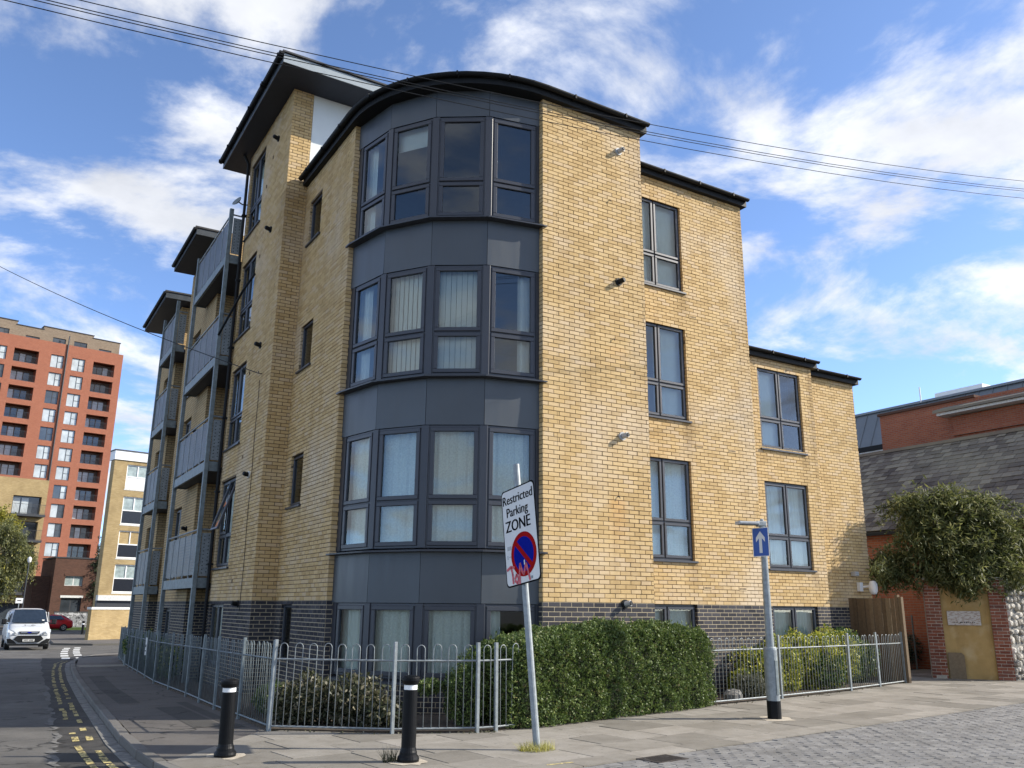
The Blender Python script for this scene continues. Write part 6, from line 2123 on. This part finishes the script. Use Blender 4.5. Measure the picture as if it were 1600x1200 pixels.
shrub('ivy_shrub', 'dark green shrub with yellow tips against the timber fence', [(9.3, 1.75, .6, .55, .45, .62), (10.0, 1.9, .5, .5, .4, .5), (7.9, 1.0, .35, .5, .2, .35)], 12500, .06, MAT['leaf_euo'], .6, seed=11)
shrub('grey_shrub', 'low grey green shrub at the foot of the dark brick wall', [(4.95, .45, .22, .34, .3, .25), (5.25, .5, .15, .25, .25, .18)], 2600, .06, MAT['leaf_grey'], .22, seed=13)
shrub('path_bush', 'dark green bush beside the wire mesh fence', [(15.3, 5.2, .6, .6, .6, .65), (16.0, 4.9, .5, .5, .5, .5)], 5000, .06, MAT['leaf_dark'], .5, seed=15)
# planting in the side street bed
for i, (y, x, h, lab) in enumerate(((1.6, -3.65, .45, 'low green plant behind the railing nearest the footway bollard'), (10.4, -3.62, .62, 'ivy covered plant under the first balcony post'), (12.4, -3.55, .78, 'bushy green plant between the two balcony stacks'), (15.0, -3.4, .8, 'green climber on the railing below the second balcony stack'), (18.5, -3.3, .75, 'green climber at the far end of the side street railing'))):
    shrub('bed_plant', lab, [(x, y, h * .5, .28, .6, h * .55), (x + .05, y + .6, h * .45, .25, .5, h * .5)], 2400, .07, MAT['leaf_euo' if i else 'leaf_hedge'], .6, seed=20 + i, stems=2)
# rock in the bed
rk = MB()
for i in range(6):
    for j in range(9):
        t = 2 * math.pi * j / 9; p = -math.pi / 2 + math.pi * i / 5
        r = 1 + random.uniform(-.15, .15)
        rk.v.append((4.28 + .2 * math.cos(p) * math.cos(t) * r, .22 + .15 * math.cos(p) * math.sin(t) * r, .07 + .13 * math.sin(p) * r))
for i in range(5):
    for j in range(9):
        a = i * 9 + j; b = i * 9 + (j + 1) % 9; rk.f.append((a, b, b + 9, a + 9)); rk.m.append(0)
tag(rk.build('rock', MAT['channel'], smooth=False), 'rounded grey brown rock in the planting bed by the hedge end', 'rock')
# grass tufts


def tuft(name, label, x, y, n, r, h):
    root = thing(name, label, 'grass', (x, y, 0))
    mb = MB()
    for i in range(n):
        a = random.uniform(0, 6.28); rr = r * random.random() ** .6
        bx, by = x + rr * math.cos(a) * 1.4, y + rr * math.sin(a)
        tx, ty = bx + random.gauss(0, .05), by + random.gauss(0, .05); hh = h * random.uniform(.3, 1)
        mb.quad((bx - .003, by, 0), (bx + .004, by + .002, 0), (tx, ty, hh))
    stuff(mb.build('blades', MAT['leaf_yel'] if 'sign' in label else MAT['leaf_olive'], root))


tuft('grass_tuft', 'tuft of grass growing round the foot of the parking sign', -1.92, -2.81, 420, .16, .12)
tuft('weed_tuft', 'small weed growing at the foot of the right hand bollard', -3.72, -2.74, 90, .06, .2)


# ---- trees
def tree(name, label, base, trunk, blobs, n, size, mat, droop=0, aspect=.3, seed=1, cat='tree', tr=.12, mat2=None, frac=.15, sprays=0):
    root = thing(name, label, cat, base)
    m = MB(); m.tube(trunk, [tr * (1 - .5 * i / (len(trunk) - 1)) for i in range(len(trunk))], 8); tk = m.build('trunk', MAT['bark'], root, smooth=True)
    top = Vector(trunk[-1])
    for b in blobs:
        m = MB(); e = Vector(b[:3]); mid = (top + e) / 2 + Vector((random.gauss(0, .15), random.gauss(0, .15), .15))
        m.tube([tuple(top), tuple(mid), tuple(e)], [tr * .45, tr * .28, tr * .08], 6); m.build('limb', MAT['bark'], tk)
    vol = np.array([b[3] * b[4] * b[5] for b in blobs]) ** .67; cnt = (n * vol / vol.sum()).astype(int)
    Ps, Os = [], []
    for b, c in zip(blobs, cnt):
        # leaves gathered on sprays so that gaps stay open
        ns = max(6, c // 26)
        d = RNG.normal(size=(ns, 3)); d /= np.linalg.norm(d, axis=1, keepdims=True)
        tips = d * (.45 + .8 * RNG.uniform(0, 1, ns) ** 1.3)[:, None] * np.array(b[3:6]) + np.array(b[:3])
        idx = RNG.integers(0, ns, c); tt = RNG.uniform(.0, 1, c)
        start = np.array(b[:3]) + (tips - np.array(b[:3])) * .4
        P = start[idx] + (tips - start)[idx] * tt[:, None]
        P[:, 2] -= droop * .5 * tt ** 2 * b[5] * .35
        P += RNG.normal(0, size * .55, (c, 3))
        Ps.append(P); Os.append(d[idx])
    P = np.vstack(Ps); O_ = np.vstack(Os)
    for i in range(sprays):                 # long arching shoots that break the outline
        b = blobs[RNG.integers(len(blobs))]; d = RNG.normal(size=3); d[2] = abs(d[2]) * .6 + .1; d /= np.linalg.norm(d)
        p0 = np.array(b[:3]) + d * np.array(b[3:6]) * .55; ln = RNG.uniform(.45, 1.0) * (b[3] + b[5]) * .6; q = []
        for k in range(9):
            t = k / 8; q.append(p0 + d * ln * t + np.array([0, 0, -1.0]) * ln * .75 * t * t)
        m = MB(); m.tube([tuple(x) for x in q], [.010 * (1 - .75 * k / 8) for k in range(9)], 4); m.build('shoot', MAT['bark'], tk)
        tt = RNG.uniform(.2, 1, 34); idx = tt * 8; lo = np.floor(np.minimum(idx, 7.99)).astype(int); Q = np.array(q)
        P = np.vstack([P, Q[lo] + (Q[lo + 1] - Q[lo]) * (idx - lo)[:, None] + RNG.normal(0, .035, (34, 3))]); O_ = np.vstack([O_, np.tile(d, (34, 1))])
    if mat2:
        k = RNG.uniform(0, 1, len(P)) < frac
        leaf_obj('crown', P[~k], size, mat, root, droop=droop, aspect=aspect, outn=O_[~k] * .6); leaf_obj('crown', P[k], size, mat2, root, droop=droop, aspect=aspect, outn=O_[k] * .6)
    else:
        leaf_obj('crown', P, size, mat, root, droop=droop, aspect=aspect, outn=O_ * .6)


tree('buddleia_tree', 'overgrown drooping bush spilling over the old flint wall', (14.2, 2.4, 0), [(14.2, 2.4, 0), (14.1, 2.3, 1.2), (13.9, 2.1, 2.3)],
     [(13.5, 1.9, 3.4, 1.25, 1.1, 1.05), (12.75, 2.5, 2.75, .75, .7, .75), (14.3, 1.35, 3.2, 1.1, 1.0, 1.0), (13.9, 1.0, 2.65, .8, .5, .55), (13.3, 1.6, 2.5, .75, .6, .55), (15.2, 1.3, 3.3, 1.1, .9, .8), (14.9, .9, 3.5, .8, .6, .6), (12.35, 2.75, 2.6, .42, .35, .5), (13.45, 1.1, 2.3, .55, .35, .5), (14.5, .55, 2.5, .8, .35, .4), (15.4, .7, 2.6, .8, .35, .45), (13.2, 2.2, 4.15, .8, .7, .65), (14.6, 1.2, 4.1, .9, .7, .65), (13.9, 1.7, 4.4, .8, .6, .5), (15.6, 1.8, 3.8, .9, .8, .7), (16.4, 2.2, 2.9, 1.1, 1.0, .9)],
     44000, .17, MAT['leaf_bud'], droop=.5, aspect=.2, seed=3, tr=.14, sprays=110)
# drooping sprigs in front of the end wall
tree('hanging_twig', 'dark leafy twig hanging in front of the end wall by the globe lamp', (12.2, 2.5, 0), [(12.45, 2.6, 2.9), (12.0, 2.35, 2.95), (11.5, 2.1, 2.75)], [(11.35, 2.05, 2.6, .22, .15, .35), (11.05, 2.0, 2.62, .16, .12, .2), (11.6, 2.15, 2.5, .15, .12, .35)], 300, .12, MAT['leaf_bud'], droop=1.0, aspect=.24, tr=.012, cat='branch')
tree('willow_tree', 'pale green willow with hanging foliage at the left edge', (-6.6, 86, -.63), [(-6.6, 86, -.63), (-6.5, 86, 3.0), (-6.2, 86, 6.0)],
     [(-6.4, 86, 8.2, 1.9, 2.2, 1.9), (-4.8, 86, 6.6, 1.4, 1.8, 2.2), (-6.6, 85.5, 4.6, 1.8, 2.0, 2.4), (-3.9, 86, 5.4, 1.0, 1.4, 1.8), (-5.4, 85.3, 3.6, 1.3, 1.5, 2.0), (-8.4, 86, 7, 2.0, 2.2, 2.6), (-8.4, 86, 3.6, 1.8, 2.0, 2.4)], 26000, .26, MAT['leaf_willow'], droop=1.3, aspect=.3, seed=4, tr=.25, mat2=MAT['leaf_yel'], frac=.10)
tree('yellow_tree', 'yellow green tree rising above the willow at the left edge', (-7.6, 88, -.63), [(-7.6, 88, -.63), (-7.6, 88, 4), (-7.4, 88, 8)], [(-7.2, 88, 9.8, 1.6, 1.6, 1.5), (-5.7, 87.5, 8.9, 1.0, 1.2, 1.3), (-8.8, 88, 9.4, 1.6, 1.6, 1.7)], 8000, .24, MAT['leaf_yel'], aspect=.5, seed=5, tr=.22)
tree('dark_conifer', 'dark evergreen between the dark brick house and the yellow block', (2.4, 86, -.63), [(2.4, 86, -.63), (2.4, 86, 4), (2.4, 86, 7)], [(2.4, 86, 3.2, .9, .9, 1.8), (2.4, 86, 5.4, .7, .7, 1.6), (2.35, 86, 7.2, .4, .4, 1.3)], 3500, .2, MAT['leaf_dark'], aspect=.4, seed=6, tr=.16)
# moss and litter of leaves along the railing foot
lit = []
for i in range(160):
    t = random.random(); k = random.randrange(len(FENCE_R) - 1); a, b = FENCE_R[k], FENCE_R[k + 1]
    lit.append((a[0] + (b[0] - a[0]) * t + random.gauss(0, .05), a[1] + (b[1] - a[1]) * t - abs(random.gauss(0.03, .06)), .012))
lo = leaf_obj('fallen_leaves', lit, .035, MAT['leaf_olive'], None, aspect=.6)
stuff(lo); lo['label'] = 'fallen leaves scattered along the foot of the front railing'; lo['category'] = 'leaves'

for o in bpy.data.objects:
    if '_root' in o: del o['_root']
